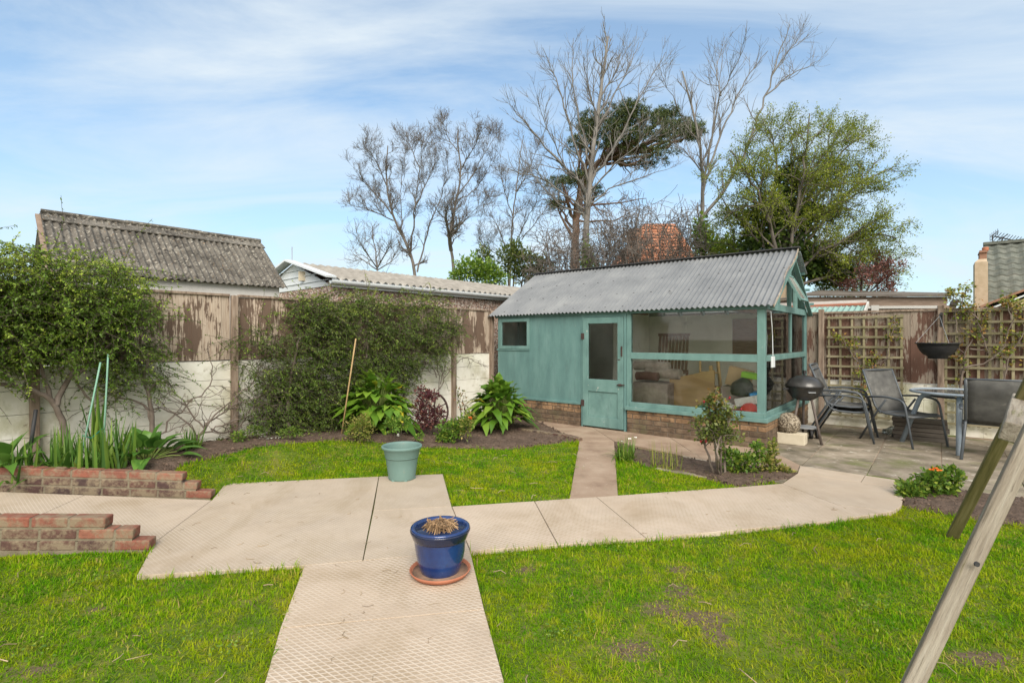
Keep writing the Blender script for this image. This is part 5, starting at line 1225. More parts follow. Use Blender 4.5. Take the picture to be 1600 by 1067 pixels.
def blobbush(name, label, cat, Y, base_px, blobs, m, n, ll, group=None, wfac=.5, stem=None, up=.3):
    b = P(base_px, 530, Y); z0 = float(height(b[0], b[1])) if Y < 9 else 0; root = thing(name, label, cat, (b[0], b[1], z0), 0, group); tot = sum(x[2] * x[3] for x in blobs); Cs = []; Ds = []; br = []
    for px, py, rx, ry in blobs:
        k = int(n * rx * ry / tot); c = P(px, py, Y); rr = np.array([rx / F * Y, min(rx, ry) / F * Y * .9, ry / F * Y])
        d = rdir(k); t = d * rng.random((k, 1)) ** .4 * (1 + .25 * np.sin(d[:, :1] * 9 + d[:, 2:] * 7)) * rr; Cs.append(c + t); Ds.append(d + rdir(k) * .8 + np.array([0, 0, up]))
        base = np.array([b[0], b[1], z0]); q = resample([base, base * .5 + c * .5 + rng.normal(scale=.05, size=3), c], .12 if Y < 9 else .3, .01); br.append((q, np.linspace(.012 if Y < 9 else .05, .004 if Y < 9 else .015, len(q))))
        sprout(br, q, np.full(len(q), .004 if Y < 9 else .012), 8, rr[0] * .6, rr[0] * 1.2, 45, 0, dict(wig=.2, up=.2, lift=0, ratio=.5, n=2, rmin=.003 if Y < 9 else .007), .4)
    tubes('stems', stem or M['bark_dark'], root, br, 4)
    C = np.concatenate(Cs); D = np.concatenate(Ds); C[:, 2] = np.maximum(C[:, 2], z0 + .01); leaves('foliage', m, root, C, D, rng.uniform(ll[0], ll[1], len(C)), rng.uniform(ll[0], ll[1], len(C)) * wfac); return root
blobbush('ivy_clump', 'dark ivy clothing the heart of the leafing tree', 'ivy', 13.2, 1215, [(1205, 350, 26, 45), (1225, 320, 20, 30), (1190, 390, 30, 30), (1235, 400, 35, 35), (1175, 345, 16, 22), (1265, 410, 35, 30), (1255, 340, 24, 30), (1300, 425, 30, 22), (1230, 280, 18, 22)], M['ivy'], 8000, (.08, .15), wfac=.8)
blobbush('ivy_clump', 'bright green ivy and shoots around the foot of the long limbed bare tree', 'ivy', 15, 1110, [(1095, 370, 14, 28), (1135, 395, 22, 22), (1110, 395, 18, 25), (1150, 410, 20, 14), (1165, 385, 10, 20)], M['brightivy'], 2600, (.08, .17), wfac=.7)
blobbush('ivy_clump', 'ivy sleeve at the foot of the tall bare tree', 'ivy', 16.6, 916, [(917, 400, 9, 26), (922, 415, 16, 14)], M['brightivy'], 700, (.07, .12), wfac=.8)
leafy('copper_shrub', 'purple leaved tree low beside the felt roof, right of the leafing tree', 'tree', 12.3, 1345,
  [(.03, [(1345, 470), (1348, 440), (1340, 412)]), (.03, [(1348, 468), (1368, 430), (1378, 405)]), (.03, [(1350, 465), (1375, 445), (1394, 425)]), (.025, [(1345, 470), (1320, 450), (1305, 440)]), (.025, [(1350, 470), (1380, 460), (1398, 450)])],
  M['copper'], M['bark_dark'], 2600, (.04, .08), l=(.25, .6), nsp=8)
blobbush('evergreen_shrub', 'olive green bushy shrub above the right end of the white gutter', 'shrub', 15, 740, [(735, 420, 26, 20), (718, 432, 16, 12), (760, 425, 22, 20), (775, 435, 20, 14)], M['brightivy'], 3200, (.06, .13), 'evergreens beyond the fence', .5)
blobbush('evergreen_shrub', 'dark pointed evergreen shrub left of the pine trunk', 'shrub', 16, 790, [(758, 405, 13, 22), (795, 405, 20, 26), (820, 412, 26, 22), (848, 418, 20, 20), (808, 392, 10, 16), (830, 430, 30, 14)], M['evergreen'], 5200, (.06, .14), 'evergreens beyond the fence', .45)

# ------------------------------------------------------------------ climbers on the left fence
def fpt(px, d, z=None, py=None):        # point standing d metres in front of the left fence, under photo column px
    o = FA + FN * d; r = (px - 800) / F; s = (r * o[1] - o[0]) / (FD[0] - r * FD[1]); p = o + FD * s
    return np.array([p[0], p[1], z if z is not None else EYE - (py - HZ) / F * p[1]])
def pxpoly_points(poly, n, d0, d1):
    p = np.array(poly, float); lo, hi = p.min(0), p.max(0); out = []
    while len(out) < n:
        x, y = rng.uniform(lo[0], hi[0]), rng.uniform(lo[1], hi[1])
        cl = math.sin(x * .067 + 1.7 * math.sin(y * .041)) * math.sin(y * .083 + 1.3 * math.sin(x * .05)) + .5 * math.sin(x * .19) * math.sin(y * .17 + x * .05)
        if rng.random() < .22 + .75 * (cl > -.25) and inpoly(np.array([x]), np.array([y]), poly)[0]: out.append(fpt(x, rng.uniform(d0, d1), py=y))
    return np.array(out)
def climber(name, label, poly, dens, trunks, m, leafn, d0, d1, spray=(.25, .55), ll=(.016, .034), dirb=(.3, 0, .15), base=None):
    b = fpt(base[0], .25, 0); b[2] = float(height(b[0], b[1])); root = thing(name, label, 'climber', b, 0, 'climbers on the left fence')
    br = []
    for r, pts in trunks:
        w0 = [fpt(x, d, py=y) for x, y, d in pts]
        if w0[0][2] < .75 and w0[0][2] > w0[1][2] - .6 and pts[0][1] > 635: g0 = w0[0].copy(); g0[2] = float(height(g0[0], g0[1])) - .03; w0.insert(0, g0)
        q = resample(w0, .07, .006); br.append((q, np.linspace(r, r * .45, len(q))))
    for q in br: tubes('stem', M['vine'], root, [q], 7)
    tw = []; S = []
    pts = pxpoly_points(poly, dens, d0, d1)
    for p in pts:
        L = rng.uniform(*spray) * (1.7 if rng.random() > .8 else 1); d = nrm(rng.normal(size=3) * np.array([1, .7, .55]) + np.array(dirb)); q = [p]
        for k in range(6):
            d = nrm(d + rng.normal(scale=.16, size=3) + np.array([0, 0, -.10])); q.append(q[-1] + d * L / 6)
        q = np.array(q)
        s_, dd = fence_sd(q[:, 0], q[:, 1]); push = np.maximum(.03 - dd, 0); q[:, 0] += FN[0] * push; q[:, 1] += FN[1] * push
        tw.append((q, np.linspace(.004, .0015, 7))); S.append(q)
    tubes('twigs', M['bark_dark'], root, tw, 3)
    n = dens * leafn; k = rng.integers(0, dens, n); t = rng.random(n) * 5.99; j = t.astype(int); S = np.array(S)
    C = S[k, j] + (S[k, j + 1] - S[k, j]) * (t - j)[:, None]; T = nrm(S[k, j + 1] - S[k, j]); D = nrm(T * .6 + rdir(n))
    C = C + rng.normal(scale=.004, size=C.shape)
    # younger sprays are lighter as a whole
    rn = np.clip(rng.random(dens)[k] * .75 + rng.random(n) * .35, 0, 1)
    rn = np.clip(rn + .28 * np.clip((C[:, 2] - 1.65) / .5, 0, 1), 0, 1)   # young shoots at the top are paler
    L_ = rng.uniform(ll[0], ll[1], n); leaves('foliage', m, root, C, D, L_, L_ * .48, rn)
climber('climbing_shrub', 'large arching green climber at far left, hanging over the fence top on a forked trunk',
  [(-140, 400), (-40, 395), (30, 388), (100, 398), (150, 405), (195, 420), (225, 445), (232, 475), (225, 520), (228, 555), (200, 572), (165, 578), (120, 565), (60, 588), (10, 580), (-60, 600), (-140, 590)], 1850,
  [(.038, [(101, 668, .3), (98, 650, .3), (85, 632, .3), (70, 615, .28), (35, 605, .3), (0, 600, .3)]), (.03, [(88, 634, .3), (95, 612, .25), (112, 590, .25), (120, 540, .3)]), (.022, [(78, 622, .28), (72, 595, .26), (60, 560, .28)]), (.02, [(150, 640, .2), (140, 622, .2), (120, 600, .2)]), (.02, [(112, 590, .25), (150, 560, .25), (190, 520, .25)])],
  M['cotoneaster'], 40, .05, .55, (.2, .45), (.018, .038), (.05, 0, .15), base=(100, 0))
climber('climbing_shrub', 'thin trunked climber spreading twigs at the fence beside the far left climber',
  [(150, 580), (200, 560), (262, 520), (270, 560), (255, 590), (280, 610), (230, 615), (190, 620), (160, 640)], 160,
  [(.03, [(236, 690, .25), (238, 650, .25), (232, 610, .25), (222, 585, .22), (232, 560, .22)]), (.02, [(233, 612, .25), (250, 592, .22)]), (.018, [(236, 640, .25), (210, 622, .2), (180, 620, .2)])],
  M['cotoneaster'], 26, .05, .35, (.15, .4), base=(236, 0))
climber('climbing_shrub', 'broad dense dark green climber covering the middle of the fence',
  [(455, 545), (462, 475), (500, 460), (560, 462), (620, 466), (660, 458), (700, 478), (712, 520), (688, 560), (650, 580), (640, 620), (600, 625), (540, 640), (520, 690), (470, 690), (425, 675), (415, 600)], 2500,
  [(.03, [(452, 690, .3), (450, 640, .25), (455, 580, .2), (470, 520, .2)]), (.03, [(560, 690, .2), (565, 620, .18), (575, 540, .18)]), (.025, [(630, 660, .15), (632, 600, .15), (625, 540, .15)])],
  M['cotoneaster_d'], 34, .04, .32, (.2, .42), (.018, .036), base=(480, 0))
climber('climbing_shrub', 'sparse fern-like climber over bare crossing stems left of the dense dark one',
  [(375, 520), (410, 510), (440, 530), (450, 600), (440, 660), (400, 665), (370, 640), (400, 590), (365, 560)], 240,
  [], M['cotoneaster_d'], 26, .05, .35, (.2, .5), base=(400, 0))
def vines(label, base, stems, nsub, l, leafpoly=None, group='climbers on the left fence', mat_=None, r=.011):
    b = fpt(base, .18, 0); b[2] = float(height(b[0], b[1])); root = thing('bare_vine', label, 'vine', b, 0, group); br = []
    for pts in stems:
        q = resample([fpt(x, .06 + .2 * rng.random(), py=y) for x, y in pts], .08, .012); ra = np.linspace(r, r * .45, len(q)); br.append((q, ra))
        sprout(br, q, ra, nsub, l[0], l[1], 45, 1, dict(wig=.25, up=.02, lift=-.01, ratio=.5, n=3, rmin=.0028), .1)
    for q, ra in br:
        s_, dd = fence_sd(q[:, 0], q[:, 1]); push = np.maximum(.02 - dd, 0); q[:, 0] += FN[0] * push; q[:, 1] += FN[1] * push
    tubes('stems', mat_ or M['vine'], root, br, 5); return root
vines('tangle of bare arching vine stems across the white wall left of the dark climber', 310, [[(305, 690), (330, 655), (380, 610), (430, 560)], [(300, 690), (345, 640), (395, 625), (440, 600)], [(310, 690), (290, 655), (250, 635), (225, 640)], [(305, 685), (350, 660), (400, 650), (450, 640)], [(330, 670), (360, 680), (400, 640), (420, 610)], [(240, 690), (280, 640), (335, 600), (325, 550)], [(320, 670), (280, 620), (265, 600)]], 8, (.2, .5))
vines('thin bare vine winding up the fence beside the teal summerhouse', 680, [[(680, 630), (688, 600), (680, 560), (690, 520), (710, 500)], [(684, 610), (700, 580), (725, 558), (745, 565), (752, 572)], [(682, 590), (670, 550), (660, 510), (680, 480)], [(690, 540), (705, 520), (718, 495), (722, 480)], [(688, 600), (695, 570), (690, 540), (655, 500)], [(675, 560), (650, 590), (645, 620)]], 9, (.12, .35), r=.009)

# ------------------------------------------------------------------ plants in the beds
def strap_plant(name, label, p, n, L, W, spread, m, droop=.35, group=None, rad=.15, cat='plant', prof=blade, fold=.12):
    root = thing(name, label, cat, p, 0, group); a = rng.uniform(0, 6.28, n); t = np.abs(rng.normal(0, spread, n)); rr = rad * np.sqrt(rng.random(n)); b = rng.uniform(0, 6.28, n)
    base = np.array(p) + np.stack([rr * np.cos(b), rr * np.sin(b), np.zeros(n)], 1)
    d = np.stack([np.sin(t) * np.cos(a), np.sin(t) * np.sin(a), np.cos(t)], 1)
    ribbon_obj('leaves', m, root, base, d, rng.uniform(L[0], L[1], n), rng.uniform(W[0], W[1], n), 7, prof, rng.uniform(.3, 1.3, n) * droop * t / .5, fold); return root
def bedp(px, py): return GH(px, py)
strap_plant('iris_clump', 'tall bright green strap leaved clump behind the low brick wall', fpt(145, .75, .21), 150, (.28, .58), (.018, .034), .42, M['iris'], .3, None, .34)
strap_plant('iris_clump', 'shorter strap leaved clump at the left end behind the brick wall', fpt(60, .62, .21), 85, (.22, .42), (.015, .028), .45, M['iris'], .3, None, .28)
strap_plant('lily_clump', 'low glossy strap leaved tuft on the soil in front of the bare vines', fpt(300, .42, .2), 75, (.2, .34), (.014, .022), .75, M['iris'], .45, None, .08)
strap_plant('daffodil_clump', 'leafy daffodil clump with pale blooms at the corner of the rose bed', G(978, 718), 120, (.2, .36), (.008, .016), .5, M['herb'], .5, None, .12)
strap_plant('grass_tuft', 'thin grassy tuft between the daffodils and the rose', G(1028, 728), 26, (.18, .34), (.006, .01), .35, M['yellowgreen'], .3, 'grassy tufts in the rose bed', .1)
strap_plant('grass_tuft', 'thin upright grassy tuft close left of the rose stems', G(1052, 733), 24, (.2, .36), (.006, .01), .35, M['yellowgreen'], .3, 'grassy tufts in the rose bed', .12)
strap_plant('dark_iris', 'dark upright strap leaves against the white wall by the canes', fpt(150, .42, .21), 14, (.5, .85), (.03, .045), .14, M['iris'], .1, None, .06)
strap_plant('arching_lily', 'few dark arching strap leaves under the thin trunked climber', fpt(205, .3, .2), 12, (.4, .6), (.02, .03), .8, M['ivy'], .6, None, .05)
def flowers(root, pts, m, r, n=5):
    C = np.repeat(np.array(pts), n, 0); k = len(C); a = np.tile(np.arange(n) * 6.283 / n, len(pts)) + rng.uniform(0, .4, k); D = np.stack([np.cos(a), np.sin(a), np.full(k, .5)], 1)
    C = C + nrm(D) * r * .1; leaves('flowers', m, root, C, D, r, r * .8)
dr = [o for o in COL.objects if o.name.startswith('daffodil_clump')][0]; flowers(dr, [G(985, 688 + 8, 0) * 0 + P(984, 686, 5.9), P(993, 684, 6.0), P(972, 690, 5.95)], M['white'], .02)

def broad_plant(name, label, p, n, L, W, hgt, m, spread=(.25, 1.25), droop=.75, cat='plant', rnd=None, wave=.10):
    root = thing(name, label, cat, p, 0); a = rng.uniform(0, 6.28, n); f = rng.random(n); t = spread[0] + (spread[1] - spread[0]) * f
    st = []; base = np.empty((n, 3)); h = hgt * (1.05 - .75 * f) * rng.uniform(.75, 1.1, n); out = np.tan(np.minimum(t, 1.1)) * .10 + .14 * f
    for i in range(n):
        e = np.array(p) + np.array([math.cos(a[i]) * out[i], math.sin(a[i]) * out[i], h[i]]); base[i] = e; b0 = np.array(p) + np.array([math.cos(a[i]) * .05, math.sin(a[i]) * .05, 0])
        st.append((resample([b0, b0 * .5 + e * .5 + np.array([0, 0, .05]), e], .08), None))
    st = [(q, np.linspace(.008, .005, len(q))) for q, _ in st]
    tubes('stalks', m if m.name.startswith('x') else M['yellowgreen_stem'], root, st, 5)
    d = np.stack([np.sin(t) * np.cos(a), np.sin(t) * np.sin(a), np.cos(t)], 1)
    r = rng.random(n) if rnd is None else rnd(f)
    ribbon_obj('leaves', m, root, base, d, rng.uniform(L[0], L[1], n), rng.uniform(W[0], W[1], n), 9, leafp, droop * rng.uniform(.6, 1.3, n) * (.35 + f), .16, wave, rnd=r); return root
M['yellowgreen_stem'] = pm('green_stalk', [(.10, .16, .03), (.2, .24, .06)], 8, rough=.6)
yel = lambda f: np.clip(rng.random(len(f)) * .78 + (rng.random(len(f)) > .91) * .26 * (.4 + f), 0, 1)
def lily(label, p, n, rad, hgt):
    root = thing('lily_plant', label, 'plant', p); a = rng.uniform(0, 6.28, n); f = rng.random(n) ** .8; p = np.array(p, float)
    ca, sa = np.cos(a), np.sin(a); r = rad * (.12 + .75 * f ** .8) * rng.uniform(.7, 1.1, n); h = hgt * (1 - .72 * f ** 1.4) * rng.uniform(.85, 1.1, n)
    base = p + np.stack([ca * r, sa * r, h], 1); st = []
    for i in range(n):
        b0 = p + np.array([ca[i], sa[i], 0]) * .06 * f[i]; q = resample([b0, b0 * .5 + base[i] * .5 + np.array([0, 0, .10 * h[i]]), base[i]], .07); st.append((q, np.linspace(.009, .005, len(q))))
    tubes('stalks', M['yellowgreen_stem'], root, st, 5)
    t = .25 + 1.15 * f + rng.normal(0, .15, n); a2 = a + rng.normal(0, .35, n); d = np.stack([np.sin(t) * np.cos(a2), np.sin(t) * np.sin(a2), np.cos(t)], 1)
    L = rng.uniform(.20, .37, n); ribbon_obj('leaves', M['broad'], root, base, d, L, L * rng.uniform(.40, .54, n), 12, leafp, (.3 + .6 * f) * rng.uniform(.6, 1.3, n), .13, .17, rnd=yel(f)); return root
lily('big glossy broad leaved plant with yellowing leaves beside the bamboo cane', GH(588, 674), 200, .50, .70)
lily('big glossy broad leaved plant with yellowing leaves in front of the teal wall', GH(781, 672), 180, .42, .66)
broad_plant('foxglove_plant', 'fresh green low rosette of broad leaves next to the strap leaved clump', fpt(228, .62, .20), 46, (.18, .30), (.09, .14), .17, M['hosta'], (.3, 1.35), .5, wave=.05)
broad_plant('foxglove_plant', 'broad green leaves poking in at the left picture edge', fpt(5, .48, .22), 26, (.22, .36), (.10, .15), .2, M['hosta'], (.3, 1.3), .5, wave=.05)

def bed(name, label, px, py, Y, blobs, m, n, ll, **k): return blobbush(name, label, 'plant', Y, px, blobs, m, n, ll, **k)
bed('spotted_shrub', 'small round speckled yellow green shrub at the foot of the bamboo cane', 562, 668, 6.65, [(562, 670, 22, 19), (570, 657, 10, 10)], M['yellowgreen'], 1500, (.018, .04))
bed('yellow_shrub', 'small yellow green leafy plant with a white tag in the soil', 622, 665, 6.6, [(612, 664, 14, 12), (630, 660, 12, 9)], M['herb'], 330, (.03, .06))
bed('purple_rose', 'wiry purple leaved rose bush in front of the iron wheel', 672, 655, 7.4, [(666, 625, 15, 13), (684, 648, 14, 12), (668, 655, 18, 18), (658, 612, 10, 8), (655, 640, 10, 18), (676, 618, 10, 8)], M['purple'], 1300, (.03, .06), wfac=.6)
bed('geranium', 'low bright green leafy plant right of the purple rose', 710, 670, 7.1, [(705, 672, 22, 15), (695, 682, 16, 8), (722, 662, 12, 12)], M['herb'], 1000, (.025, .055), wfac=.8)
mg = bed('marigold', 'pale green plant with one orange bloom beside the right broad leaved plant', 732, 668, 7.0, [(728, 665, 9, 20), (736, 655, 7, 12)], M['yellowgreen'], 260, (.03, .06)); flowers(mg, [P(735, 653, 6.85), P(735, 655, 6.86)], M['orange'], .028, 7)
bed('seedling', 'tiny green seedling on the soil near the lawn edge', 655, 683, 6.95, [(655, 683, 7, 4)], M['herb'], 60, (.03, .05))
bed('small_herb', 'little leafy herb between the strap tuft and the white flowers', 375, 688, 6.15, [(373, 683, 12, 10)], M['herb'], 260, (.02, .04))
wf = bed('alyssum', 'low cushion of tiny white flowers at the edge of the lawn', 420, 690, 6.4, [(420, 688, 17, 6)], M['herb'], 320, (.014, .025)); flowers(wf, [P(rng.uniform(404, 437), rng.uniform(682, 690), 6.33) for _ in range(42)], M['white'], .014, 4)
bed('wall_rose', 'thin leggy rose with few red tipped leaves against the white wall', 722, 640, 8.2, [(722, 625, 12, 14), (715, 610, 6, 6), (728, 645, 8, 14)], M['roseleaf'], 150, (.03, .05))
bed('weed_patch', 'scruffy green weeds under the bare vines by the wall', 345, 690, 6.3, [(400, 672, 18, 7), (455, 675, 20, 8), (345, 690, 8, 4)], M['cotoneaster_d'], 700, (.02, .04))
def rose():
    p = G(1128, 742); Y = p[1]; root = thing('rose_bush', 'tall leggy rose bush with reddish new leaves in front of the glazed summerhouse', 'rose bush', p); br = []; ends = []
    for pts in [[(1116, 742), (1108, 715), (1100, 692), (1095, 672)], [(1122, 744), (1118, 705), (1116, 660), (1120, 628)], [(1126, 744), (1126, 700), (1130, 665), (1138, 640)], [(1130, 744), (1134, 706), (1128, 680), (1112, 650), (1105, 628)], [(1124, 742), (1120, 712), (1122, 690), (1142, 655), (1148, 632)]]:
        q = resample([P(x, y, Y + .12 * rng.normal() * (i > 0)) for i, (x, y) in enumerate(pts)], .06, .006); ra = np.linspace(.015, .006, len(q)); br.append((q, ra)); sprout(br, q, ra, 9, .10, .28, 48, 1, dict(wig=.2, up=.2, lift=.03, ratio=.6, n=2, rmin=.0022), .45, ends)
    tubes('stems', M['vine'], root, br, 5); n = 2100; k = rng.integers(0, len(ends), n); C = np.array([ends[i][rng.integers(1, 6)] for i in k]); C += rng.normal(scale=.02, size=C.shape)
    up = np.clip((C[:, 2] - .5) / .5, 0, 1); rn = np.clip(rng.random(n) * .55 + .42 * up * rng.random(n) * 1.5, 0, 1); L = rng.uniform(.025, .05, n); leaves('foliage', M['roseleaf'], root, C, rdir(n), L, L * .65, rn)
    b = MB()
    for px, py in ((1100, 628), (1158, 640), (1095, 690), (1103, 690), (1140, 622)): 
        c = P(px, py, Y - .05); b.lathe([(.004, -.012), (.012, 0), (.010, .012), (.002, .022)], c, 8)
        i = np.argmin([np.linalg.norm(q[-1] - c) for q in ends]); b.tube([ends[i][-1], c], .0022, 5)
    b.build('buds', M['red'], root, True)
rose()
bed('pelargonium', 'fleshy bright green plant at the foot of the rose', 1150, 735, 5.55, [(1140, 715, 14, 14), (1165, 722, 18, 16), (1185, 705, 10, 14), (1150, 740, 26, 10)], M['herb'], 1150, (.025, .055), wfac=.75)
bed('pelargonium', 'fleshy plant with dry brown middle at the corner of the path', 1215, 735, 5.6, [(1200, 725, 16, 16), (1225, 738, 16, 10), (1208, 700, 7, 14), (1195, 742, 18, 8)], M['yellowgreen'], 900, (.025, .055), wfac=.75)
pl = bed('orange_flowered_plant', 'bushy bright green plant with an orange bloom beside the path end', 1455, 780, 4.75, [(1425, 770, 22, 18), (1460, 750, 26, 16), (1490, 745, 12, 16), (1445, 780, 26, 10), (1480, 765, 14, 14)], M['herb'], 2100, (.025, .055), wfac=.75); flowers(pl, [P(1462, 733, 4.55), P(1456, 735, 4.56), P(1468, 736, 4.55)], M['orange'], .026, 7)
def wallstems(label, base_px, stems, nleaf, group='climbers on the right trellises', sub=5):
    def rp(px, py, d): 
        o = FR0 + RN * d; r = (px - 800) / F; s = (r * o[1] - o[0]) / (RD[0] - r * RD[1]); p = o + RD * s; return np.array([p[0], p[1], EYE - (py - HZ) / F * p[1]])
    b = rp(base_px, 600, .16); b[2] = 0; root = thing('climbing_rose', label, 'climber', b, 0, group); br = []; ends = []
    for r, pts in stems:
        q = resample([rp(x, y, .12 + .08 * rng.random()) for x, y in pts], .07, .008); ra = np.linspace(r, r * .4, len(q)); br.append((q, ra)); sprout(br, q, ra, sub, .10, .3, 48, 1, dict(wig=.22, up=.1, lift=.0, ratio=.6, n=2, rmin=.0025), .3, ends)
    tubes('stems', M['vine'], root, br, 5); k = rng.integers(0, len(ends), nleaf); C = np.array([ends[i][rng.integers(2, 6)] for i in k]); C += rng.normal(scale=.03, size=C.shape); L = rng.uniform(.03, .06, nleaf); leaves('foliage', M['trellisleaf'], root, C, rdir(nleaf), L, L * .65)
wallstems('thin leaved climber on the trellis nearest the summerhouse', 1350, [(.014, [(1362, 672), (1350, 640), (1345, 600), (1340, 560), (1330, 545)]), (.012, [(1360, 670), (1352, 620), (1350, 580)]), (.01, [(1348, 600), (1365, 572), (1385, 560), (1398, 555)]), (.009, [(1340, 565), (1325, 545), (1312, 520)]), (.009, [(1385, 560), (1395, 520), (1398, 495)])], 620)
wallstems('thorny climber with fresh leaves spreading over the right hand trellis', 1520, [(.02, [(1500, 620), (1505, 580), (1508, 545), (1520, 530)]), (.014, [(1508, 575), (1545, 565), (1570, 545), (1580, 505), (1590, 480)]), (.013, [(1515, 545), (1545, 550), (1530, 510), (1540, 490)]), (.012, [(1545, 552), (1535, 525), (1525, 500), (1520, 482)]), (.012, [(1570, 600), (1575, 560), (1600, 520), (1610, 480)]), (.01, [(1530, 500), (1505, 478), (1490, 462)]), (.01, [(1580, 500), (1575, 480), (1572, 470)])], 1100, sub=7)
wallstems('wispy shrub tip sticking up above the fence behind the hanging bowl', 1490, [(.01, [(1495, 520), (1492, 490), (1488, 465), (1492, 450)]), (.008, [(1492, 490), (1505, 470), (1510, 452)])], 150)

# canes, wheel, small things -----------------------------------------
def rod(name, label, cat, a, b, r, m, group=None, parts=None):
    root = thing(name, label, cat, a, 0, group); MB().tube([a, (np.array(a) + b) / 2, b], r, 7).build('shaft', m, root, True, smooth=True); return root
a = P(533, 680, 6.9); a[2] = float(height(a[0], a[1])) - .02; rod('bamboo_cane', 'long slanting bamboo cane stuck in the bed', 'cane', a, P(556, 529, 7.0), .010, M['cane'])
a = fpt(122, .72, .2); c1 = rod('green_cane', 'pale green plastic cane leaning right, left of the pair', 'cane', a, P(157, 566, a[1] + .05), .008, M['greencane'], 'green canes by the brick wall')
a2 = fpt(160, .68, .2); rod('green_cane', 'pale green plastic cane nearly upright, right of the pair', 'cane', a2, P(169, 553, a2[1] - .02), .008, M['greencane'], 'green canes by the brick wall')
tw = MB(); p1, p2 = P(128, 680, a[1] + .0), P(162, 668, a2[1]); tw.tube([p1, (p1 + p2) / 2 + np.array([0, -.02, -.06]), p2], .005, 5); tag(tw.build('twine_loop', M['twine'], smooth=True), 'green garden twine tied between the two green canes', 'twine')
a = fpt(42, .35, .21); rod('metal_stake', 'short dark metal stake leaning by the white wall', 'stake', a, P(56, 640, a[1]), .016, M['dark_metal'])
def wheel():
    c = P(679, 640, 8.2); root = thing('iron_wheel', 'rusty spoked iron wheel leaning against the white wall', 'wheel', (c[0], c[1], 0)); n = v3((FN[0], FN[1], .25)).normalized(); x = v3((FD[0], FD[1], 0)); y = n.cross(x); cc = v3(c)
    R_ = .27; rim = MB(); rim.tube([cc + (x * math.cos(a) + y * math.sin(a)) * R_ for a in np.linspace(0, 2 * math.pi, 33)], .018, 6); rim.build('rim', M['rust'], root, True, smooth=True)
    sp = MB()
    for k in range(6): a = k * math.pi / 3 + .3; sp.tube([cc, cc + (x * math.cos(a) + y * math.sin(a)) * R_], .010, 6)
    sp.build('spokes', M['rust'], root, True); MB().tube([cc - n * .05, cc + n * .05], .035, 10).build('hub', M['rust'], root, True)
wheel()
p = GH(694, 684); o = MB().box((0, 0, .03), (.03, .006, .06)).build('plant_tag', M['white'], bevel=.002); o.location = p + np.array([-.75, .1, 0]) * 0; o.location = v3(GH(622, 684)); tag(o, 'tiny white plant tag stuck in the soil', 'tag')
p = GH(463, 677); o = MB().lathe([(.001, -.04), (.03, -.028), (.04, 0), (.03, .028), (.001, .04)], n=16).build('glass_ball', M['alu'], smooth=True); o.location = v3(p + np.array([0, 0, .045])); tag(o, 'small pale glass ball lying on the bed under the dark climber', 'ball')
def bed_edge():
    root = thing('brick_edging', 'short row of brown edging bricks between soil and the door path', 'edging', (*G(815, 674)[:2], 0)); mb = MB(); pts = [G(812, 673), G(850, 679), G(885, 684), G(906, 690)]
    q = resample(pts, .075)
    for i in range(len(q) - 1): mb.bar(q[i] + np.array([0, 0, .02]), q[i] + (q[i + 1] - q[i]) * .9 + np.array([0, 0, .02]), .11, .06)
    mb.build('bricks', M['brick'], root, True, bevel=.005)
bed_edge()

# ------------------------------------------------------------------ pots
def blue_pot():
    p = G(688, 899) ; root = thing('plant_pot', 'glossy blue glazed pot of dead stalks on a terracotta saucer', 'plant pot', (p[0], p[1], .012))
    z = .016
    MB().lathe([(.112, z), (.116, z + .004), (.126, z + .03), (.141, z + .08), (.152, z + .14), (.158, z + .19), (.160, z + .208), (.164, z + .214), (.166, z + .222), (.180, z + .256), (.1815, z + .266)], n=56).build('body', M['blueglaze'], root, smooth=True)
    MB().lathe([(.1815, z + .266), (.180, z + .276), (.172, z + .282), (.156, z + .277), (.150, z + .262), (.148, z + .21), (.146, z + .16)], n=56).build('rim', M['blueglaze'], root, smooth=True)
    MB().lathe([(.164, z + .210), (.1685, z + .216), (.1735, z + .232), (.1825, z + .252), (.184, z + .262), (.181, z + .268)], n=56).build('rim_band', M['darkglaze'], root, smooth=True)
    MB().lathe([(.0, z + .226), (.08, z + .222), (.149, z + .20)][::-1], n=32).build('soil', M['compost'], root, smooth=True)
    st = MB()
    for i in range(260):
        a = rng.uniform(0, 6.28); r0 = .11 * rng.random(); r1 = rng.uniform(.05, .142); zz = z + .238
        b = a + rng.normal(0, .9)
        st.tube([(r0 * math.cos(a), r0 * math.sin(a), zz + rng.uniform(.01, .07)), (r1 * .6 * math.cos(b), r1 * .6 * math.sin(b), zz + rng.uniform(.02, .07)), (r1 * math.cos(b), r1 * math.sin(b), zz + rng.uniform(0, .02))], rng.uniform(.002, .004), 5)
    for i in range(8):
        a = rng.uniform(0, 6.28); st.tube([(.02 * math.cos(a), .02 * math.sin(a), z + .22), (.04 * math.cos(a), .04 * math.sin(a), z + .27 + .03 * rng.random())], .003, 5)
    st.build('dead_stalks', M['straw'], root)
    s = thing('saucer', 'round terracotta saucer under the blue pot', 'saucer', (p[0], p[1], .012))
    MB().lathe([(.14, .0), (.155, .004), (.178, .036), (.183, .04), (.187, .036), (.170, .012), (.14, .008), (.02, .008)], n=48).build('dish', M['terracotta'], s, smooth=True)
    root.location.z = .012
    MB().lathe([(.001, .0095), (.168, .0125), (.174, .024)], n=40).build('dirty_floor', M['mud'], s, smooth=True)
blue_pot()
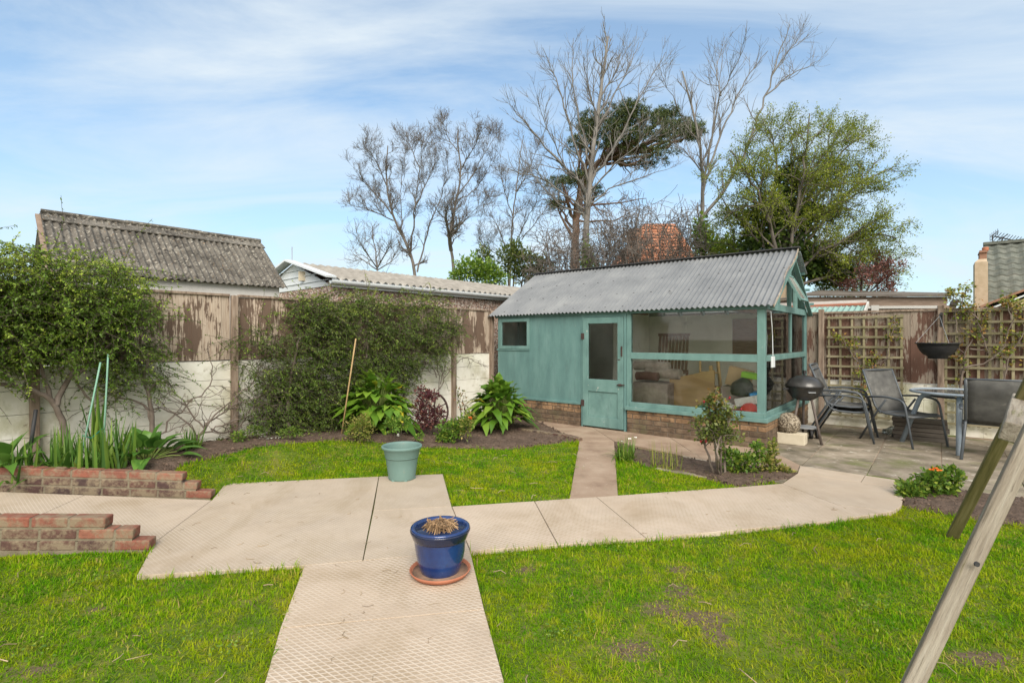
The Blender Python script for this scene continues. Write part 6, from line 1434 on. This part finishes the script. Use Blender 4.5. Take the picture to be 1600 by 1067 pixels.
def green_pot():
    p = G(628, 749); root = thing('plant_pot', 'sage green plastic pot standing on the paving by the lawn', 'plant pot', (p[0], p[1], .012))
    MB().lathe([(.130, 0), (.134, .006), (.136, .02), (.152, .13), (.163, .215), (.168, .225), (.169, .25), (.178, .262), (.184, .30), (.197, .312), (.207, .325), (.208, .338), (.200, .346), (.188, .342), (.182, .325), (.174, .26), (.168, .22)], n=56).build('body', M['greenplastic'], root, smooth=True)
    MB().lathe([(.166, .225), (.1705, .228), (.172, .234), (.168, .238)], n=56).build('groove_ring', M['greenplastic'], root, smooth=True)
    MB().lathe([(.0, .27), (.1, .262), (.176, .265)][::-1], n=32).build('soil', M['compost'], root, smooth=True)
    f = MB()
    for k in range(6): a = k * 1.047; f.box((.125 * math.cos(a), .125 * math.sin(a), .008), (.03, .03, .016))
    f.build('feet', M['greenplastic'], root)
green_pot()
def planter():
    p = G(1234, 692); root = thing('planter', 'small cream concrete trough standing by the summerhouse corner', 'planter', (p[0], p[1], 0), SROT)
    MB().b2((-.20, -.11, 0), (.20, .11, .15)).build('trough', M['trough'], root, bevel=.008)
    o = MB(); n = 16; prof = [(max(.001, math.sin(math.pi * i / n) * .155), -math.cos(math.pi * i / n) * .155) for i in range(n + 1)]; o.lathe(prof, n=28)
    b = o.build('stone_ball', M['stoneball'], smooth=True); b.location = (p[0] - .01, p[1] + .02, .27); tag(b, 'rough round stone ball sitting on the cream trough', 'stone ball')
planter()

# ------------------------------------------------------------------ barbecue, chairs, table, basket
def bbq():
    c = P(1257, 600, 7.3); root = thing('barbecue', 'black kettle barbecue on splayed legs beside the summerhouse', 'barbecue', (c[0], c[1], 0)); zr = .78; R_ = .235
    MB().lathe([(.02, zr - .20), (.10, zr - .19), (.17, zr - .14), (.215, zr - .07), (R_, zr - .005), (R_ + .012, zr), (R_, zr + .004)], n=36).build('bowl', M['black_enamel'], root, smooth=True)
    lid = MB().lathe([(R_ + .012, zr + .006), (R_ + .010, zr + .016), (.222, zr + .06), (.18, zr + .11), (.11, zr + .145), (.03, zr + .158), (.001, zr + .16)], n=36).build('lid', M['black_enamel'], root, smooth=True)
    MB().tube([(0, 0, zr + .15), (0, 0, zr + .19)], .016, 8).box((0, 0, zr + .205), (.035, .035, .045)).build('lid_handle', M['rubber'], lid)
    MB().bar((-.30, .02, zr - .04), (-.22, .0, zr - .03), .05, .025).build('side_handle', M['rubber'], root, bevel=.005)
    MB().box((-.02, -.20, zr - .065), (.10, .05, .012)).build('vent_slide', M['alu'], root)
    for k, a in enumerate((R(200), R(290), R(65))):
        t = (.11 * math.cos(a), .11 * math.sin(a), zr - .16); f = (.27 * math.cos(a), .27 * math.sin(a), .0 if k < 2 else .07)
        MB().tube([t, f], .018, 8).build('leg', M['legsteel'], root, smooth=True)
    MB().lathe([(.001, .2), (.16, .2), (.17, .205), (.17, .215), (.001, .215)], n=24).build('shelf', M['alu'], root)
    for s in (-.08, .22):
        w = MB(); w.tube([(.16 + s * .3 + .05, .19, .065), (.16 + s * .3 + .08, .18, .065)], .065, 16); w.build('wheel', M['rubber'], root)
bbq()
def arc(pts, n=6):
    """round the corners of a polyline"""
    pts = [v3(p) for p in pts]; out = [pts[0]]
    for a, b, c in zip(pts[:-2], pts[1:-1], pts[2:]):
        r = min(.09, (a - b).length * .45, (c - b).length * .45); p0 = b + (a - b).normalized() * r; p1 = b + (c - b).normalized() * r
        for i in range(n + 1): t = i / n; out.append(p0 * (1 - t) ** 2 + b * 2 * t * (1 - t) + p1 * t * t)
    out.append(pts[-1]); return out
def sling_chair(label, loc, rz, group):
    """faces local -Y"""
    root = thing('garden_chair', label, 'chair', loc, rz, group); w = .27
    # one long sling: back and seat
    prof = [(.40, 1.0), (.33, .82), (.26, .64), (.20, .50), (.15, .44), (.05, .415), (-.12, .41), (-.25, .42), (-.29, .40)]
    def sl(a, b, name, m):
        q = prof[a:b]; V = []; fs = []; n = 9
        for y, z in q:
            for i in range(n): f = i / (n - 1) * 2 - 1; V.append((f * (w - .02), y + (1 - f * f) * .02, z - (1 - f * f) * .015))
        for r in range(len(q) - 1):
            for i in range(n - 1): k = r * n + i; fs.append((k, k + 1, k + n + 1, k + n))
        o = MB().add(V, fs).build(name, m, root, smooth=True); md = o.modifiers.new('s', 'SOLIDIFY'); md.thickness = .006
    sl(0, 5, 'backrest', M['sling']); sl(4, 9, 'seat', M['sling'])
    for s in (-1, 1):
        x = s * (w - .005); MB().tube([(x, y, z) for y, z in prof], .014, 8).build('side_rail', M['tube'], root, smooth=True)
        xa = s * (w + .03)
        MB().tube(arc([(xa, -.36, 0), (xa, -.24, .62), (xa, .02, .65), (xa, .33, .62), (xa * .95, .30, .72)][:4]), .014, 8).build('arm', M['tube'], root, smooth=True)
        MB().tube([(xa, .42, 0), (x, .16, .45), (x, .05, .60)], .014, 8).build('rear_leg', M['tube'], root, smooth=True)
    MB().tube([(-w, .40, 1.0), (w, .40, 1.0)], .012, 8).tube([(-w - .03, -.27, .40), (w + .03, -.27, .40)], .012, 8).tube([(-w - .02, .12, .42), (w + .02, .12, .42)], .012, 8).build('cross_bar', M['tube'], root, smooth=True)
    return root
ch = sling_chair('grey sling garden armchair standing alone, left of the glass table', (5.47, 7.18, .004), R(14), 'grey sling chairs on the patio')
def place(label, loc, rz):
    c = copy_tree(ch); c.location = loc; c.rotation_euler.z = rz; c['label'] = label
SR = math.atan2(-SU[1], -SU[0]) + R(90)
st = SHC - SU * .72 + SV * 1.62
place('grey sling chair, lower of the two stacked behind the barbecue', (st[0], st[1], .004), SR)
place('grey sling chair, upper of the two stacked behind the barbecue', (st[0] + SU[0] * .03, st[1] + SU[1] * .03, .075), SR)
c4_ = copy_tree(ch); c4_.location = (5.95, 6.27, .004); c4_.rotation_euler.z = R(139); c4_.scale = (1.2, 1, .97); c4_['label'] = 'grey sling chair seen from behind at the right picture edge'
def table():
    c = (5.97, 6.86); root = thing('garden_table', 'round glass topped garden table with pale grey legs', 'table', (c[0], c[1], 0)); zt = .74; R_ = .52
    MB().lathe([(.001, zt), (R_ - .01, zt), (R_ - .01, zt + .006), (.001, zt + .006)], n=40).build('glass_top', M['table_glass'], root)
    rim = MB(); rim.tube([(R_ * math.cos(a), R_ * math.sin(a), zt + .002) for a in np.linspace(0, 2 * math.pi, 41)], .018, 8); rim.build('rim', M['tube_light'], root, smooth=True)
    for k in range(4):
        a = R(228 + 90 * k); ca, sa = math.cos(a), math.sin(a)
        MB().tube(arc([(.05 * ca, .05 * sa, zt - .06), (.40 * ca, .40 * sa, zt - .05), (.62 * ca, .62 * sa, .0)]), .03, 10).build('leg', M['tube_light'], root, smooth=True)
    MB().tube([(.3 * math.cos(a), .3 * math.sin(a), zt - .055) for a in np.linspace(0, 2 * math.pi, 25)], .012, 6).build('ring_brace', M['dark_metal'], root, smooth=True)
table()
def basket():
    c = P(1465, 536, 7.45); root = thing('hanging_basket', 'black plastic bowl hanging by thin cords from the fence post', 'hanging basket', c)
    MB().lathe([(.001, -.225), (.115, -.225), (.12, -.19), (.165, -.165), (.205, -.115), (.232, -.055), (.242, -.012), (.262, -.01), (.262, .006), (.24, .006), (.225, -.03), (.15, -.15), (.001, -.18)], n=32).build('bowl', M['rubber'], root, smooth=True)
    MB().lathe([(.001, -.05), (.1, -.05), (.215, -.055)][::-1], n=20).build('soil', M['compost'], root)
    ap = np.array(P(1468, 494, 7.62)) - c
    cd = MB()
    for k in range(3): a = R(20 + 120 * k); cd.tube([(.25 * math.cos(a), .25 * math.sin(a), 0), ap], .0022, 5)
    cd.build('cords', M['alu'], root)
    q = rf(1471); pp = FR0 + RD * q + RN * .08; pw = np.array([pp[0], pp[1], c[2] + ap[2]]) - c
    br_ = MB().bar(pw + np.array([0, 0, .02]), ap + np.array([0, 0, .02]), .02, .02).bar(pw + np.array([0, 0, -.12]), ap + np.array([0, 0, .01]), .012, .012).bar(pw + np.array([0, 0, -.15]), pw + np.array([0, 0, .06]), .03, .01, (RN[0], RN[1], 0)); br_.build('bracket', M['dark_metal'], root)
    n = 60; C = np.stack([rng.normal(0, .1, n), rng.normal(0, .1, n), np.full(n, -.03)], 1) + np.array(c); leaves('dry_remains', M['trellisleaf'], root, C, rdir(n) + np.array([0, 0, .5]), .07, .012)
basket()
def plankstack():
    p = G(1447, 690); root = thing('plank_stack', 'low stack of dark old planks against the white wall behind the armchair', 'planks', (p[0], p[1] + .1, 0), math.atan2(RD[1], RD[0])); mb = MB()
    for i in range(5): mb.box((rng.uniform(-.02, .02), rng.uniform(-.01, .01), .035 + i * .062), (.62, .16, .056))
    mb.build('planks', M['planks'], root, bevel=.004)
plankstack()
p = G(1391, 678); o = MB().lathe([(.10, 0), (.12, .03), (.10, .08), (.06, .10), (.001, .105)], n=14); o.v = [(x * (1 + .25 * math.sin(7 * y * 9)), y * .6, z * (1 + .2 * math.sin(31 * x))) for x, y, z in o.v]
o = o.build('plastic_bag', M['table_glass'], smooth=False); o.location = v3(p); tag(o, 'small crumpled clear plastic bag lying at the foot of the white wall', 'bag')

# ------------------------------------------------------------------ timber swing frame at the right edge
def swing():
    T = np.array([3.02, 2.10, 2.95]); fb_ = np.array([3.25, 3.82, -.05]); fn_ = np.array([1.415, 1.94, -.05])
    root = thing('swing_frame', 'weathered square timber A frame swing at the right edge', 'swing frame', (2.6, 3.0, 0))
    def leg(name, a, b, m, w, face=(-.62, -.78, 0)):
        a, b = np.array(a), np.array(b); L = np.linalg.norm(b - a); d = v3(b - a).normalized(); f = (b - a) @ np.array(face) if False else 0
        z = d; y = v3(face); y = (y - z * y.dot(z)).normalized(); x = y.cross(z)
        o = MB().box((0, 0, L / 2), (w, w, L)).build(name, m, root, bevel=.008, seg=3); o.location = v3(a) - root.location; o.rotation_euler = Matrix((x, y, z)).transposed().to_euler(); return o
    l1 = leg('leg', fn_, T, M['timber_pale'], .060); l2 = leg('leg', fb_, T + np.array([0, .05, 0]), M['timber_green'], .066)
    l2['label'] = 'greener far leg'
    b = leg('cross_brace', (2.215, 2.27, 1.035), (3.4, 3.45, 1.035), M['timber_pale'], .088, (.2, -.2, 1))
    leg('top_beam', T + np.array([-.1, 0, -.02]), T + np.array([3., .3, -.02]), M['timber_pale'], .1)
    leg('leg', np.array([7.2, 2.3, -.05]), T + np.array([2.9, .3, 0]), M['timber_pale'], .088); leg('leg', np.array([7.0, 4.0, -.05]), T + np.array([2.9, .34, 0]), M['timber_green'], .088)
    bo = MB(); 
    for f in (.22, .43, .60): 
        c = fn_ + (T - fn_) * f + np.array([-.03, -.048, 0]); bo.tube([c, c + np.array([0, -.006, 0])], .010, 8)
    bo.build('bolt', M['dark_metal'], root, True)
swing()

# ------------------------------------------------------------------ grass
def grass():
    Vs, Qs, Rs, b = [], [], [], 0
    for k, dens in (('right', 13500), ('left', 13500), ('mid', 9500), ('small', 10000)):
        poly = LAWN[k]; p = np.array([q[:2] for q in poly]); A = abs(sum(p[i][0] * p[(i + 1) % len(p)][1] - p[(i + 1) % len(p)][0] * p[i][1] for i in range(len(p)))) / 2
        q = scatter(poly, int(A * dens)); X, Y = q[:, 0], q[:, 1]
        vis = (np.abs(X) < Y * 1.04 + .3) & (Y > 1.85); X, Y = X[vis], Y[vis]
        e = dpoly(X, Y, poly)
        # bare patches worn into the turf
        bare = np.zeros(len(X), bool); thin = np.sin(X * 2.3 + 1.3 * np.sin(Y * 1.9)) * np.sin(Y * 2.9 + 1.1 * np.sin(X * 2.2)); kk = rng.random(len(X)) > .45 * np.clip(thin, 0, 1); X, Y, e, bare = X[kk], Y[kk], e[kk], bare[kk]
        bare |= bare_at(X, Y) * (.75 + .5 * np.sin(X * 31 + 3 * np.sin(Y * 27)) * np.sin(Y * 37 + 2 * np.sin(X * 29))) > rng.uniform(.12, 1.0, len(X))
        keep = ~bare | (rng.random(len(X)) > .90); X, Y, e = X[keep], Y[keep], e[keep]; n = len(X)
        far = np.clip((Y - 2) / 4, 0, 1); inb = bare_at(X, Y, .6)
        clump = np.sin(X * 7.3 + np.sin(Y * 5.1) * 2) * np.sin(Y * 8.7 + np.sin(X * 6.3) * 2)
        L = rng.gamma(9, .0032, n) * (1 + .35 * clump) * (1 - .45 * inb) * (1 + .7 * (e < .04)); W = rng.uniform(.0022, .0056, n) * (1 + .8 * far)
        a = rng.uniform(0, 6.28, n); t = rng.uniform(.1, 1.4, n); d = np.stack([np.sin(t) * np.cos(a), np.sin(t) * np.sin(a), np.cos(t)], 1)
        X = X + rng.normal(0, .011, n); Y = Y + rng.normal(0, .011, n)
        base = np.stack([X, Y, height(X, Y) - .012 + .006 * np.sin(X * 3.1 + Y * 1.7) + .005 * np.sin(X * 1.3 - Y * 4.1)], 1)
        V, Q, per = ribbons(base, d, L, W, 2, blade, rng.uniform(.1, .5, n)); Vs.append(V); Qs.append(Q + b); b += len(V)
        c2 = np.sin(X * 19 + 2 * np.sin(Y * 13)) * np.sin(Y * 23 + 2 * np.sin(X * 17))
        r = np.clip(rng.beta(1.6, 1.9, n) + .12 * clump + .13 * c2 + .75 * inb * rng.random(n), 0, 1); Rs.append(np.repeat(r, per))
    o = np_mesh('lawn_grass', np.concatenate(Vs), np.concatenate(Qs), M['grass'], None, True, np.concatenate(Rs), True); tag(o, 'short yellowish green mown lawn grass', 'grass', kind='stuff')
grass()
def weeds():
    C = []; 
    for k, n in (('right', 60), ('left', 30), ('mid', 34)):
        for x, y in scatter(LAWN[k], n):
            m = rng.integers(10, 42); a = rng.normal(0, .035 + .03 * rng.random(), (m, 2)); C.append(np.stack([x + a[:, 0], y + a[:, 1], height(x + a[:, 0], y + a[:, 1]) + rng.uniform(.008, .026, m)], 1))
    C = np.concatenate(C); D = rdir(len(C)); D[:, 2] *= .3; tag(leaves('lawn_weeds', M['herb'], None, C, D, rng.uniform(.010, .022, len(C)), .012, None, 2.5), 'small round leaved weeds and clover in the lawn', 'weeds', kind='stuff')
weeds()
def litter():
    mb = MB()
    for k, n in (('left', 46), ('right', 70), ('mid', 30)):
        for x, y in scatter(LAWN[k], n):
            if y < 1.9: continue
            L = rng.uniform(.03, .12); a = rng.uniform(0, 6.28); z = float(height(x, y)) + .022
            mb.tube([(x, y, z), (x + L * .5 * math.cos(a), y + L * .5 * math.sin(a), z + rng.uniform(0, .012)), (x + L * math.cos(a + .3), y + L * math.sin(a + .3), z - .004)], rng.uniform(.0012, .003), 5)
    for poly, n in ((main_l, 26), (fa, 16), (fb, 26), (main_rl, 10), (pc, 14)):
        for x, y in scatter(poly, n):
            L = rng.uniform(.015, .07); a = rng.uniform(0, 6.28); z = .0155
            mb.tube([(x, y, z), (x + L * .5 * math.cos(a), y + L * .5 * math.sin(a), z + .002), (x + L * math.cos(a + .6), y + L * math.sin(a + .6), z)], rng.uniform(.0008, .0018), 4)
    tag(mb.build('lawn_litter', M['twigs']), 'dry stalks and clippings scattered on lawn and paving', 'litter', kind='stuff')
litter()
print('objects', len(COL.objects))
